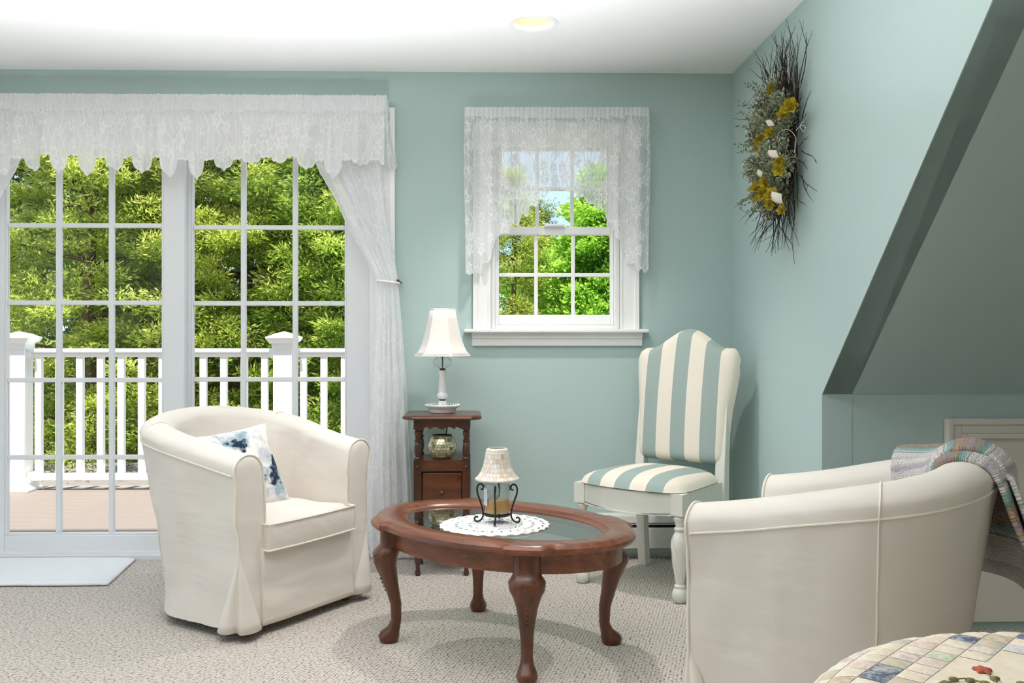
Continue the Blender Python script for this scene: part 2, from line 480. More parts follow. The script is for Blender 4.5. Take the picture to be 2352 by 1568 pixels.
tag(wall_holes('wall_back', XL - .15, XC + .12, -.1, ZC + .12, 0, TH, [(DX0, DX1, -.02, DZ1), (WX0, WX1, WZ0, WZ1)], None, '').build('wall_back', 'wall_paint', None, 0), 'pale aqua painted wall with sliding door and window', None, **S)
# dormer cheek, knee wall, sloped ceiling on the right
poly = [(0, -.1), (0, ZC), (YS, ZC), (YK, ZK), (YK, -.1)]
m = MB().loft([[(XC, y, z) for y, z in poly], [(XC + .11, y + (.0 if i in (0, 1) else .0), z) for i, (y, z) in enumerate(poly)]])
tag(m.build('wall_right', 'wall_paint', None, 0), 'aqua dormer side wall where the wreath hangs', None, **S)
tag(MB().box(XC + .004, XR, YK + .002, YK + .1, -.1, ZK + .05).build('wall_knee', 'wall_paint', None, 0), 'low aqua knee wall under the sloped ceiling', None, **S)
m = MB().loft([[(XC + .003, YK, ZK), (XR, YK, ZK), (XR, YK + .1, ZK + .04), (XC + .003, YK + .1, ZK + .04)], [(XC + .003, YS, ZC), (XR, YS, ZC), (XR, YS + .08, ZC + .1), (XC + .003, YS + .08, ZC + .1)]])
tag(m.build('ceiling_slope', 'wall_paint', None, 0), 'sloped aqua ceiling running up from the knee wall', None, **S)
tag(wall_holes('wall_left', YR, 0, -.1, ZC + .1, XL - .15, XL, [(-2.7, -.5, .25, 2.1), (-5.0, -3.1, .25, 2.1)], None, '').xf(Matrix(((0, 1, 0, 0), (1, 0, 0, 0), (0, 0, 1, 0), (0, 0, 0, 1)))).build('wall_left', 'wall_paint', None, 0), 'aqua side wall with two windows added for daylight', None, **S)
tag(MB().box(XL - .15, XR + .15, YR - .15, YR, -.1, ZC + .1).build('wall_rear', 'wall_paint', None, 0), 'aqua wall behind the viewer', None, **S)
tag(MB().box(XR, XR + .15, YR, YK + .1, -.1, ZC + .1).build('wall_end', 'wall_paint', None, 0), 'aqua wall at the far right end', None, **S)
# ceiling with round cut-outs for the recessed lights
CANS = [(.24, -.686), (-1.9, -2.35), (.24, -2.35), (-1.9, -4.1), (.24, -4.1), (2.4, -4.1), (-1.9, -5.7), (.24, -5.7), (2.4, -5.7)]  # only the first is in view, the rest are added as fill
RC = .083
def loop(pts):
    vs = [cb.verts.new(p) for p in pts]; return [cb.edges.new((vs[i], vs[(i + 1) % len(vs)])) for i in range(len(vs))]
eds = loop([(XL, 0, ZC), (XC, 0, ZC), (XC, YS, ZC), (XR, YS, ZC), (XR, YR, ZC), (XL, YR, ZC)])
for cx_, cy_ in CANS: eds += loop([(cx_ + RC * math.cos(2 * PI * k / 40), cy_ + RC * math.sin(2 * PI * k / 40), ZC) for k in range(40)])
bmesh.ops.triangle_fill(cb, use_beauty=True, use_dissolve=False, edges=eds)
for f in cb.faces:
    if f.normal.z > 0: f.normal_flip()
me = bpy.data.meshes.new('ceiling'); cb.to_mesh(me); cb.free(); me.materials.append(MAT['ceiling_paint'])
tag(link('ceiling', me), 'flat white ceiling of the dormer', None, **S)
# unseen roof added over the room to block sun and sky
m = MB().loft([[(XL - .5, .19, 2.5), (XR + .5, .19, 2.5), (XR + .5, .19, 2.6), (XL - .5, .19, 2.6)], [(XL - .5, -4, 4.0), (XR + .5, -4, 4.0), (XR + .5, -4, 4.12), (XL - .5, -4, 4.12)], [(XL - .5, YR - .5, 2.6), (XR + .5, YR - .5, 2.6), (XR + .5, YR - .5, 2.72), (XL - .5, YR - .5, 2.72)]])
tag(m.build('roof', 'roof_shingle', None, 0), 'unseen grey roof added above the room to block the sun', None, **S)

# ------------------------------------------------------------------ sliding door
d1 = thing('door_1', 'white sliding patio door with divided panes', None, (0, 0, 0), **S)
fr = MB(); fr.box(DX0, DX0 + .035, -.0, TH, .0, DZ1).box(DX1 - .035, DX1, 0, TH, 0, DZ1).box(DX0, DX1, 0, TH, DZ1 - .04, DZ1)
fr.build('door_frame', 'vinyl_white', d1, 40, .003)
MB().box(DX0 + .035, DX1 - .035, -.012, TH, -.01, .022).box(DX0 + .035, DX1 - .035, .01, .03, .02, .035).build('sill', 'vinyl_white', d1, 40, .003)
cs = MB()
cs.box(DX1 - .005, DX1 + .085, -.018, .0, 0, DZ1 + .085).box(DX0 - .085, DX0 + .005, -.018, 0, 0, DZ1 + .085).box(DX0 + .005, DX1 - .005, -.018, 0, DZ1 - .005, DZ1 + .085)
cs.box(DX1 + .065, DX1 + .09, -.026, 0, 0, DZ1 + .09).box(DX0 - .09, DX0 - .065, -.026, 0, 0, DZ1 + .09).box(DX0 - .065, DX1 + .065, -.026, 0, DZ1 + .065, DZ1 + .09)
cs.build('casing', 'trim_white', d1, 40, .002)
def door_panel(yf, yb, xa, xb, gx0, gx1):
    gz0, gz1, yg = .111, 1.99, (yf + yb) / 2
    m = MB().box(xa, gx0, yf, yb, .03, 2.055).box(gx1, xb, yf, yb, .03, 2.055).box(gx0, gx1, yf, yb, .03, gz0).box(gx0, gx1, yf, yb, gz1, 2.055)
    p = m.build('sash', 'vinyl_white', d1, 40, .004)
    b = .01
    bm = MB().box(gx0, gx0 + b, yf + .006, yb - .006, gz0, gz1).box(gx1 - b, gx1, yf + .006, yb - .006, gz0, gz1).box(gx0 + b, gx1 - b, yf + .006, yb - .006, gz0, gz0 + b).box(gx0 + b, gx1 - b, yf + .006, yb - .006, gz1 - b, gz1)
    bm.build('glazing_bead', 'vinyl_white', p, 40, .002)
    cw, rh, hw = (gx1 - gx0) / 3, (gz1 - gz0) / 5, .0125
    for i in (1, 2): bx('muntin', 'vinyl_white', p, gx0 + cw * i - hw, gx0 + cw * i + hw, yg - .012, yg + .012, gz0 + b, gz1 - b, .003)
    for j in range(1, 5): bx('muntin', 'vinyl_white', p, gx0 + b, gx1 - b, yg - .0105, yg + .0105, gz0 + rh * j - hw * .9, gz0 + rh * j + hw * .9, .003)
    for i in range(3):
        for j in range(5):
            MB().box(gx0 + cw * i + (b if i == 0 else hw), gx0 + cw * (i + 1) - (b if i == 2 else hw), yg - .002, yg + .002, gz0 + rh * j + (b if j == 0 else hw * .9), gz0 + rh * (j + 1) - (b if j == 4 else hw * .9)).build('pane', 'pane_glass', p, 0)
    return p
ga, gb = at_y(.045, 15, 700).x, at_y(.045, 378, 700).x
p1 = door_panel(.025, .065, ga - .12, at_y(.025, 423, 700).x, ga, gb)
hd = MB().tube(catmull([(ga - .055, .024, .93), (ga - .055, -.018, .95), (ga - .055, -.026, 1.06), (ga - .055, -.018, 1.17), (ga - .055, .024, 1.19)], 6), .009, 8)
hd.box(ga - .08, ga - .03, .016, .026, .9, 1.22).build('handle', 'vinyl_white', p1)
gc, gd = at_y(.105, 441, 700).x, at_y(.105, 797, 700).x
p2 = door_panel(.085, .125, gc - .05, DX1 - .036, gc, gd)
bx('latch_strip', 'vinyl_white', p2, gc - .045, gc - .034, .072, .086, 1.62, 1.82, .002)

# ------------------------------------------------------------------ window
w1 = thing('window_1', 'white double hung window with six over six panes', None, **S)
MB().box(WX0, WX0 + .03, 0, TH, WZ0, WZ1).box(WX1 - .03, WX1, 0, TH, WZ0, WZ1).box(WX0 + .03, WX1 - .03, 0, TH, WZ1 - .03, WZ1).box(WX0 + .03, WX1 - .03, 0, TH, WZ0, WZ0 + .02).build('window_frame', 'trim_white', w1, 40, .003)
c = MB()
for a, b in ((WX0 - .078, WX0 + .008), (WX1 - .008, WX1 + .086)):
    c.box(a, b, -.016, 0, WZ0, WZ1 + .07); o_ = a if a < 0 else b - .022; c.box(o_, o_ + .022, -.024, 0, WZ0, WZ1 + .075); i_ = b - .014 if a < 0 else a; c.box(i_, i_ + .014, -.02, 0, WZ0, WZ1)
c.box(WX0 + .008, WX1 - .008, -.016, 0, WZ1 - .01, WZ1 + .07).box(WX0 - .07, WX1 + .07, -.024, 0, WZ1 + .05, WZ1 + .075)
c.build('casing', 'trim_white', w1, 40, .002)
bx('window_sill', 'trim_white', w1, -.05, .842, -.06, .02, WZ0 - .018, WZ0, .005)
ap = MB().box(-.012, .815, -.018, 0, 1.03, 1.066).box(-.012, .815, -.026, 0, 1.066, 1.086).box(-.012, .815, -.034, 0, 1.086, 1.092)
ap.build('apron', 'trim_white', w1, 25)
def sash(yf, yb, gx0, gx1, gz0, gz1, rb, rt):
    m = MB().box(WX0 + .03, gx0, yf, yb, gz0 - rb, gz1 + rt).box(gx1, WX1 - .03, yf, yb, gz0 - rb, gz1 + rt).box(gx0, gx1, yf, yb, gz0 - rb, gz0).box(gx0, gx1, yf, yb, gz1, gz1 + rt)
    p = m.build('sash', 'trim_white', w1, 40, .004); yg = (yf + yb) / 2
    cw, rh, hw = (gx1 - gx0) / 3, (gz1 - gz0) / 2, .009
    for i in (1, 2): bx('muntin', 'trim_white', p, gx0 + cw * i - hw, gx0 + cw * i + hw, yg - .01, yg + .01, gz0, gz1, .003)
    bx('muntin', 'trim_white', p, gx0, gx1, yg - .0085, yg + .0085, gz0 + rh - hw, gz0 + rh + hw, .003)
    for i in range(3):
        for j in range(2):
            MB().box(gx0 + cw * i + (0 if i == 0 else hw), gx0 + cw * (i + 1) - (0 if i == 2 else hw), yg - .002, yg + .002, gz0 + rh * j + (0 if j == 0 else hw), gz0 + rh * (j + 1) - (0 if j == 1 else hw)).build('pane', 'pane_glass', p, 0)
    return p
sl = sash(.035, .07, .12, .668, 1.181, 1.574, .05, .04)
sash(.08, .115, .136, .661, 1.619, 1.999, .04, .012)
MB().box(.34, .44, .005, .034, 1.612, 1.624).build('sash_lock', 'trim_white', sl, 40, .004)
tag(MB().box(-8, XL - .15, 0, TH, -3.2, 2.6).build('wall_sun_block', 'siding', None, 0), 'unseen white wall added beside the deck to block the sun', None, **S)  # unseen wing wall, added to keep side sun off the deck
# left wall windows added outside the picture to let in more daylight
for k, (ya, yb) in enumerate(((-2.7, -.5), (-5.0, -3.1))):
    w = thing('window_%d' % (k + 2), 'unseen white framed side window added for daylight', None, **S)
    WB = .25
    MB().box(XL - .13, XL, ya, ya + .06, WB, 2.1).box(XL - .13, XL, yb - .06, yb, WB, 2.1).box(XL - .13, XL, ya, yb, 2.04, 2.1).box(XL - .13, XL + .03, ya - .05, yb + .05, WB - .03, WB + .05).box(XL - .1, XL - .06, (ya + yb) / 2 - .02, (ya + yb) / 2 + .02, WB + .05, 2.04).build('window_frame', 'trim_white', w, 40, .003)
    for a, b in ((ya + .06, (ya + yb) / 2 - .02), ((ya + yb) / 2 + .02, yb - .06)): MB().box(XL - .085, XL - .08, a, b, WB + .05, 2.04).build('pane', 'pane_glass', w, 0)

# ------------------------------------------------------------------ access door in the knee wall
d2 = thing('door_2', 'small cream access door with moulded frame in the knee wall', None, **S)
ax0, az1 = at_y(YK, 2168, 960).x, at_y(YK, 2168, 960).z
AX1 = 2.7
def frame_strip(m, i0, i1, y, t):
    a0, a1, z1 = ax0 + i0, ax0 + i1, az1 - i0
    m.box(a0, a1, y - t, y, .02, z1).box(AX1 - i1, AX1 - i0, y - t, y, .02, z1).box(a1, AX1 - i1, y - t, y, az1 - i1, z1)
m = MB(); frame_strip(m, 0, .022, YK, .03); frame_strip(m, .022, .055, YK, .022); frame_strip(m, .055, .072, YK, .028); m.build('casing', 'access_paint', d2, 40, .003)
bx('door_leaf', 'access_paint', d2, ax0 + .072, AX1 - .072, YK - .012, YK, .03, az1 - .072, .002)
MB().lathe([(.004, 0), (.006, .01), (.014, .018), (.014, .026), (0.001, .03)], 16).xf(Matrix.Translation((AX1 - .16, YK - .011, .38)) @ Matrix.Rotation(PI / 2, 4, 'X')).build('knob', 'brass_dark', d2)

# ------------------------------------------------------------------ baseboard heater
h = thing('baseboard_heater', 'white hydronic baseboard heater along the wall behind the striped chair', 'heater', (0, 0, 0))
bx('front_panel', 'heater_white', h, .02, XC - .01, -.072, -.066, .055, .155, .002)
bx('back_plate', 'heater_white', h, .02, XC - .01, -.006, -.001, .02, .215, 0)
bx('damper', 'heater_white', h, .02, XC - .01, -.055, -.045, .166, .172, .001)
bx('fin_element', 'heater_black', h, .03, XC - .02, -.06, -.008, .07, .165, 0)
MB().loft([[(x, y, z) for y, z in ((-.006, .216), (-.05, .206), (-.058, .176), (-.052, .176), (-.046, .2), (-.006, .208))] for x in (.02, XC - .01)]).build('top_cover', 'heater_white', h, 30)
for x in (.02, XC - .035): bx('end_cap', 'heater_white', h, x - .004, x + .022, -.074, -.0, .015, .217, .004)
tag(MB().box(DX1 + .09, .015, -.014, 0, 0, .1).build('baseboard_back', 'trim_white', None, 40, .003), 'white baseboard between door and heater', None, **S)

# ------------------------------------------------------------------ recessed lights
def can(x, y, first):
    t = thing('recessed_light', 'round recessed ceiling light above the coffee table' if first else 'round recessed ceiling light added as unseen fill further back in the room', 'ceiling light', (x, y, ZC), group=None if first else 'recessed fill lights added outside the picture')
    R = [[(r * math.cos(a), r * math.sin(a), z) for a in [2 * PI * k / 40 for k in range(40)]] for r, z in ((.084, .004), (.105, .0005), (.104, -.004), (.09, -.006), (.0815, .0), (.0815, .02))]
    MB().loft(R, False).build('trim_ring', 'trim_white', t, 50)
    R = [[(r * math.cos(a), r * math.sin(a), z) for a in [2 * PI * k / 40 for k in range(40)]] for r, z in ((.0815, -.001), (.079, .03), (.07, .09), (.062, .13))]
    R.append([(0.001 * math.cos(2 * PI * k / 40), .001 * math.sin(2 * PI * k / 40), .131) for k in range(40)])
    MB().loft(R, False).build('reflector', 'can_reflector', t, 60)
    MB().lathe([(.001, .085), (.03, .09), (.04, .1), (.042, .112), (.035, .125), (.02, .13)], 24).build('bulb', 'bulb', t)
    if first:
        ld = bpy.data.lights.new('can_lamp', 'SPOT'); ld.spot_size = math.radians(96); ld.spot_blend = .9; ld.shadow_soft_size = .03; ld.energy = DORMER_CAN_POWER
    else:
        ld = bpy.data.lights.new('can_lamp', 'AREA'); ld.shape = 'DISK'; ld.size = .1; ld.energy = FILL_CAN_POWER
    ld.color = CAN_COLOR
    lo = bpy.data.objects.new('lamp', ld); COL.objects.link(lo); lo.parent = t; lo.location = (0, 0, .02 if not first else .075)
for i, (x, y) in enumerate(CANS): can(x, y, i == 0)

# fill lights added on the floor outside the picture, washing the ceiling
def uplight(label, x, y, pw):
    t = thing('added_fill_uplight', label, 'added fill light', (x, y, 0))
    MB().lathe([(.06, 0), (.085, .004), (.09, .02), (.09, .1), (.093, .105), (.086, .105), (.084, .06), (.01, .055)], 32).build('can_body', 'trim_white', t)
    ld = bpy.data.lights.new('uplight', 'AREA'); ld.shape = 'DISK'; ld.size = .15; ld.energy = pw; ld.color = FILL_COLOR; ld.spread = math.radians(94)
    lo = bpy.data.objects.new('lamp', ld); COL.objects.link(lo); lo.parent = t; lo.location = (0, 0, .1); lo.rotation_euler = (PI, 0, 0)
uplight('added white fill uplight on the carpet left of the armchair', -2.0, -1.9, FILL_POWER * .3)
uplight('added white fill uplight on the carpet in front of the coffee table', -.42, -2.08, FILL_POWER * .72)

# ------------------------------------------------------------------ outdoors: deck, railing, ground
dk = thing('deck', 'pale pinkish grey composite deck outside the sliding door', None, **S)
ZD, YRL = -.1, 2.70
nb = 0; y = TH + .012
bme = MB().box(-5.2, 2.6, 0, .137, -.025, 0).mesh('deck_board', 'deck_board', 30)
while y < YRL + .12:
    o = link('board', bme, dk, .003); o.location = (0, y, ZD); y += .143
MB().box(-5.2, 2.6, y, y + .02, ZD - .25, ZD).build('fascia', 'rail_vinyl', dk, 0)
MB().box(-5.2, 2.6, TH, y, ZD - .3, ZD - .04).build('joist_frame', 'siding', dk, 0)
rl = thing('deck_railing', 'white vinyl deck railing with square balusters and capped posts', 'railing', (0, YRL, ZD))
posts = [at_y(YRL, 45, 1000).x, at_y(YRL, 653, 1000).x]
posts = [posts[0] - (posts[1] - posts[0])] + posts + [posts[1] + (posts[1] - posts[0])]
def post():
    p = MB().box(-.072, .072, -.072, .072, 0, 1.12).mesh('post', 'rail_vinyl', 40)
    sq = lambda a, z: [(-a, -a, z), (a, -a, z), (a, a, z), (-a, a, z)]
    cp = MB().loft([sq(.074, 1.09), sq(.08, 1.09), sq(.083, 1.135), sq(.108, 1.152), sq(.122, 1.175), sq(.122, 1.184), sq(.085, 1.198), sq(.08, 1.205), sq(.004, 1.228)]).mesh('post_cap', 'rail_vinyl', 20)
    bs = MB().loft([sq(.125, 0), sq(.125, .018), sq(.11, .03), sq(.095, .05), sq(.09, .085), sq(.078, .1), sq(.074, .11)]).mesh('post_base', 'rail_vinyl', 20)
    return p, cp, bs
pm = post()
for x in posts:
    for nme, me in zip(('post', 'post_cap', 'post_base'), pm):
        o = link(nme, me, rl, .004); o.location = (x, 0, 0)
bal = MB().box(-.0245, .0245, -.0245, .0245, .12, 1.04).mesh('baluster', 'rail_vinyl', 40)
for a, b in zip(posts, posts[1:]):
    bx('top_rail', 'rail_vinyl', rl, a + .07, b - .07, -.045, .045, 1.058, 1.096, .012)
    bx('sub_rail', 'rail_vinyl', rl, a + .07, b - .07, -.03, .03, 1.03, 1.058, .006)
    bx('bottom_rail', 'rail_vinyl', rl, a + .07, b - .07, -.028, .028, .075, .13, .006)
    for x in (a + .085, b - .085):
        bx('rail_bracket', 'rail_vinyl', rl, x - .022, x + .022, -.05, .05, 1.02, 1.066, .01)
        bx('rail_bracket', 'rail_vinyl', rl, x - .022, x + .022, -.045, .045, .06, .14, .01)
    n = 12
    for k in range(n):
        o = link('baluster', bal, rl, .003); o.location = (a + (b - a) * (k + .95) / (n + .9), 0, 0)
tag(MB().box(-60, 60, TH, 90, -3.4, -3.2).build('ground', 'asphalt', None, 0), 'grey ground far below the deck', None, **S)
# low shingled roof just beyond the deck corner
lr = thing('lower_roof', 'grey shingled lower roof seen under the railing', 'roof', (-3.0, YRL + .25, -1.3))
MB().loft([[(-1.8, 0, -.02), (.6, 0, -.02), (.6, 0, .02), (-1.8, 0, .02)], [(-1.8, 2.6, 1.0), (.6, 2.6, 1.0), (.6, 2.6, 1.04), (-1.8, 2.6, 1.04)]]).build('roof_deck', 'roof_shingle', lr, 0)
shm = MB().loft([[(-.145, 0, .012), (.145, 0, .012), (.145, 0, .026), (-.145, 0, .026)], [(-.145, .2, .085), (.145, .2, .085), (.145, .2, .092), (-.145, .2, .092)]]).mesh('shingle', 'roof_shingle', 0)
for r in range(13):
    for k in range(8):
        o = link('shingle', shm, lr); o.location = (-1.65 + k * .3 + (.15 if r % 2 else 0) - .07, r * .2, r * .2 * .385 + .006)

# ------------------------------------------------------------------ trees beyond the deck
def leaf_mesh(name, P, D, Nn, L, Wd, tint, mat):
    """P leaf base points, D directions, Nn rough normals, L lengths, Wd widths -> one mesh of diamond leaves"""
    n = len(P); D = D / np.linalg.norm(D, axis=1)[:, None]
    Sd = np.cross(D, Nn); Sd /= np.linalg.norm(Sd, axis=1)[:, None] + 1e-9
    mid = P + D * (L * .45)[:, None]
    V = np.stack([P, mid + Sd * (Wd * .5)[:, None], P + D * L[:, None], mid - Sd * (Wd * .5)[:, None]], 1).reshape(-1, 3)
    me = bpy.data.meshes.new(name)
    me.vertices.add(4 * n); me.vertices.foreach_set('co', V.astype(np.float32).ravel())
    me.loops.add(4 * n); me.loops.foreach_set('vertex_index', np.arange(4 * n, dtype=np.int32))
    me.polygons.add(n); me.polygons.foreach_set('loop_start', np.arange(0, 4 * n, 4, dtype=np.int32))
    me.update(calc_edges=True)
    at = me.attributes.new('tint', 'FLOAT', 'POINT'); at.data.foreach_set('value', np.repeat(np.clip(tint, 0, 1), 4).astype(np.float32))
    me.materials.append(MAT[mat])
    return me
def unit(rng, n):
    v = rng.normal(size=(n, 3)); return v / np.linalg.norm(v, axis=1)[:, None]
def tree(name, label, loc, h, rad, z_low, seed, nclump, per, mat, cone=.6, leaf=(.07, .02), csize=.2, droop=.25, sparse_top=0.0, dead=10):
    rng = np.random.default_rng(seed)
    t = thing(name, label, 'tree', loc, group='trees beyond the deck')
    lean = rng.normal(size=2) * .04
    trunk = [(lean[0] * z * .4 + .05 * math.sin(z * 1.7 + seed), lean[1] * z * .4, z) for z in np.linspace(0, h * .96, 12)]
    MB().tube(trunk, [max(.012, .13 * h / 8 * (1 - i / 12.2)) for i in range(12)], 7).build('trunk', 'bark', t)
    # clump centres: more of them near the outside of the crown
    zc = z_low + (h - z_low) * rng.random(nclump) ** (1 + sparse_top)
    env = rad * np.clip(((h - zc) / (h - z_low)), .02, 1) ** cone * (.75 + .5 * rng.random(nclump))
    an = rng.random(nclump) * 2 * PI
    rr = env * np.sqrt(rng.uniform(.12, 1.0, nclump))
    C = np.c_[rr * np.cos(an) + lean[0] * zc * .4, rr * np.sin(an) + lean[1] * zc * .4, zc - droop * rr * .4]
    cs_ = csize * rng.uniform(.6, 1.4, nclump)
    br = MB()
    for k in rng.choice(nclump, min(nclump, 90), replace=False):
        z0 = C[k, 2] - .25 * rr[k]
        a = Vector((lean[0] * z0 * .4, lean[1] * z0 * .4, z0)); b = Vector(C[k]); mid = (a + b) / 2 + Vector((0, 0, -.08 + .1 * rng.random()))
        br.tube([a, mid, b], [.022, .015, .005], 4, False)
    for k in range(dead):
        a_ = rng.random() * 2 * PI; z0 = z_low + (h - z_low) * rng.random() * .8; r0 = rad * .55; pts = [Vector((r0 * math.cos(a_), r0 * math.sin(a_), z0))]
        for q in range(4): pts.append(pts[-1] + Vector((math.cos(a_) * .16 + rng.normal() * .08, math.sin(a_) * .16 + rng.normal() * .08, rng.normal() * .1)))
        br.tube(pts, [.012, .01, .008, .006, .003], 4, False)
    tag(br.build('branches', 'bark', t), None, None, None, 'stuff')
    N = nclump * per; ci = np.repeat(np.arange(nclump), per)
    off = unit(rng, N) * (rng.random(N) ** .45)[:, None] * np.array([1.25, 1.25, .62]) * cs_[ci][:, None]
    P = C[ci] + off
    outw = C[ci] * np.array([1, 1, 0]); outw /= np.linalg.norm(outw, axis=1)[:, None] + 1e-6
    D = outw * .55 + off / cs_[ci][:, None] * .8 + rng.normal(size=(N, 3)) * .45 + np.array([0, 0, .12])
    ct = rng.random(nclump)
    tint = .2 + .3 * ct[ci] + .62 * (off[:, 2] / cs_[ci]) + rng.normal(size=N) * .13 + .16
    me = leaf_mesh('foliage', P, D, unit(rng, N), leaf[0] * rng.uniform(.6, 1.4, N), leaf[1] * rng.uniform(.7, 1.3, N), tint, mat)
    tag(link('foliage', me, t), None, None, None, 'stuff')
    return t
GZ = -3.2
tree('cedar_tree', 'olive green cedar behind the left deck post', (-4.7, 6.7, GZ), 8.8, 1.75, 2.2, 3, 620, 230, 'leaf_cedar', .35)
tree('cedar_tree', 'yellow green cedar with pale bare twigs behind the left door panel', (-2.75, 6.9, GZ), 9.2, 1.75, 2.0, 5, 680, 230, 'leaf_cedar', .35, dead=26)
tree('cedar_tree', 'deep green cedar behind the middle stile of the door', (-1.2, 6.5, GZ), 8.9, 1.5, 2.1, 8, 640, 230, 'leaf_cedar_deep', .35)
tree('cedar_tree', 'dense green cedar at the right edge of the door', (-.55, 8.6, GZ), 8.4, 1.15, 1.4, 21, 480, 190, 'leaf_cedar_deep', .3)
tree('cedar_tree', 'dark cedar standing behind the row, left of the middle stile', (-4.4, 10.4, GZ), 9.8, 2.5, 1.4, 34, 460, 130, 'leaf_dark', .25, csize=.38, leaf=(.14, .05))
tree('cedar_tree', 'dark cedar standing behind the row, right of the middle stile', (-1.9, 11.2, GZ), 9.8, 2.2, 1.4, 35, 460, 130, 'leaf_dark', .25, csize=.38, leaf=(.14, .05))
tree('cedar_tree', 'dark cedar far behind the left deck post', (-7.4, 11.5, GZ), 9.8, 2.3, 1.4, 36, 380, 120, 'leaf_dark', .25, csize=.4, leaf=(.15, .055))
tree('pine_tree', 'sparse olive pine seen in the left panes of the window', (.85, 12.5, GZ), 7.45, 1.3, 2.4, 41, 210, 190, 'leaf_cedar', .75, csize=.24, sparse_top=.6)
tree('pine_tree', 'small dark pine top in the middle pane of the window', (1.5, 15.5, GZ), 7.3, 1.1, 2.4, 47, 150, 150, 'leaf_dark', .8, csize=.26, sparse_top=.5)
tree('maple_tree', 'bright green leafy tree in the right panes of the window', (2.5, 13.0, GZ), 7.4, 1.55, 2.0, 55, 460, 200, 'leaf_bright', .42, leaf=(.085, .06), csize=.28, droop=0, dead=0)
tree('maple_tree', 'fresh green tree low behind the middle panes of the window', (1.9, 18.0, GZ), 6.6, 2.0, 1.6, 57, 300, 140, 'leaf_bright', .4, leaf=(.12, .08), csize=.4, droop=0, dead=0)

# ------------------------------------------------------------------ lace curtains
def fold(x, seed, freq):
    return noise.noise(Vector((x * freq, seed * 3.7, 0))) + .5 * noise.noise(Vector((x * freq * 2.3, seed * 3.7, 5)))
def lace_sheet(name, mat, parent, nu, nv, fn, ufull, solid_top=0.0, solid_hem=0.0, vlen=None):
    """fn(a,b) -> point; b runs from the top to the hem. UV in metres of cloth."""
    m = MB().grid(nu, nv, fn); V = np.array(m.v).reshape(nv + 1, nu + 1, 3)
    us = np.linspace(0, ufull, nu + 1)[None, :].repeat(nv + 1, 0)
    vs = V[0, :, 2][None, :] - V[:, :, 2]
    m.uv = np.stack([us, vs], 2).reshape(-1, 2)
    hem = V[:, :, 2] - V[-1, :, 2][None, :]
    sol = np.zeros_like(vs); sol[vs < solid_top] = .94; sol[hem < solid_hem] = .96
    m.att['solid'] = ('POINT', sol.ravel())
    o = m.build(name, mat, parent, 180)
    return o
# valance over the door
YV = -.10
vx0, vx1, vz = -2.78, at_y(YV, 884, 215).x, at_y(YV, 400, 216).z
vt = thing('lace_valance', 'long white lace valance gathered on a rod over the sliding door', 'valance', (0, 0, 0))
LEN = vx1 - vx0
def scallop(x):
    k = math.floor(x / .128); f = x / .128 - k; random.seed(k * 7 + 3)
    deep = random.choice((.075, .05, .085, .06, .03)); base = .305 + .03 * noise.noise(Vector((x * 3, 2, 0)))
    lobe = max(0, 1 - abs(f - .5) / .3) ** .4
    return base + deep * lobe + .006 * abs(math.sin(f * PI * 5))
def vfn(a, b):
    x = vx0 + LEN * a; ret = max(0, (a - .985) / .015)
    y = YV; zt = vz + .004 * noise.noise(Vector((x * 60, 0, 1)))
    hz = scallop(x - vx0)
    z = zt - hz * b
    hd = hz * b
    g_ = math.sin(x * 300 + 3 * noise.noise(Vector((x * 20, 0, 0)))) * .004
    amp = .004 if hd < .03 else .003 if hd < .075 else .003 + .022 * smooth01((hd - .075) / .12)
    if .04 < hd < .08: y -= .008
    y += (g_ if hd < .1 else g_ * .3) + amp * fold(x, 1, 13) * 1.5 + amp * .6 * math.sin(x * 48)
    y -= .02 * smooth01((hd - .1) / .25)
    return (x + .006 * fold(x, 4, 12) * b, min(y, -.035), z)
lace_sheet('valance_cloth', 'lace_door', vt, 900, 26, vfn, LEN * 1.8, .085, .014)
def vret(a, b):                                       # return to the wall at the right end
    hz = .33 * b; xx = vx1 + .01 * math.sin(a * 9) * (1 - b * .5) + .052 * b ** 1.3 * (.25 + .75 * a)
    return (xx, YV * (1 - a) - .004 * a - .01 * (1 - a) * smooth01((hz - .1) / .25), vz + .004 * math.sin(a * 30) - hz - .012 * math.sin(a * 12) * b)
lace_sheet('return_cloth', 'lace_door', vt, 30, 26, vret, .15, .085, .012)
MB().tube([(vx0, -.01, vz - .055), (vx0 + .01, YV + .012, vz - .055), (vx1 - .012, YV + .012, vz - .055), (vx1 - .004, -.002, vz - .055)], .006, 8).build('curtain_rod', 'trim_white', vt)
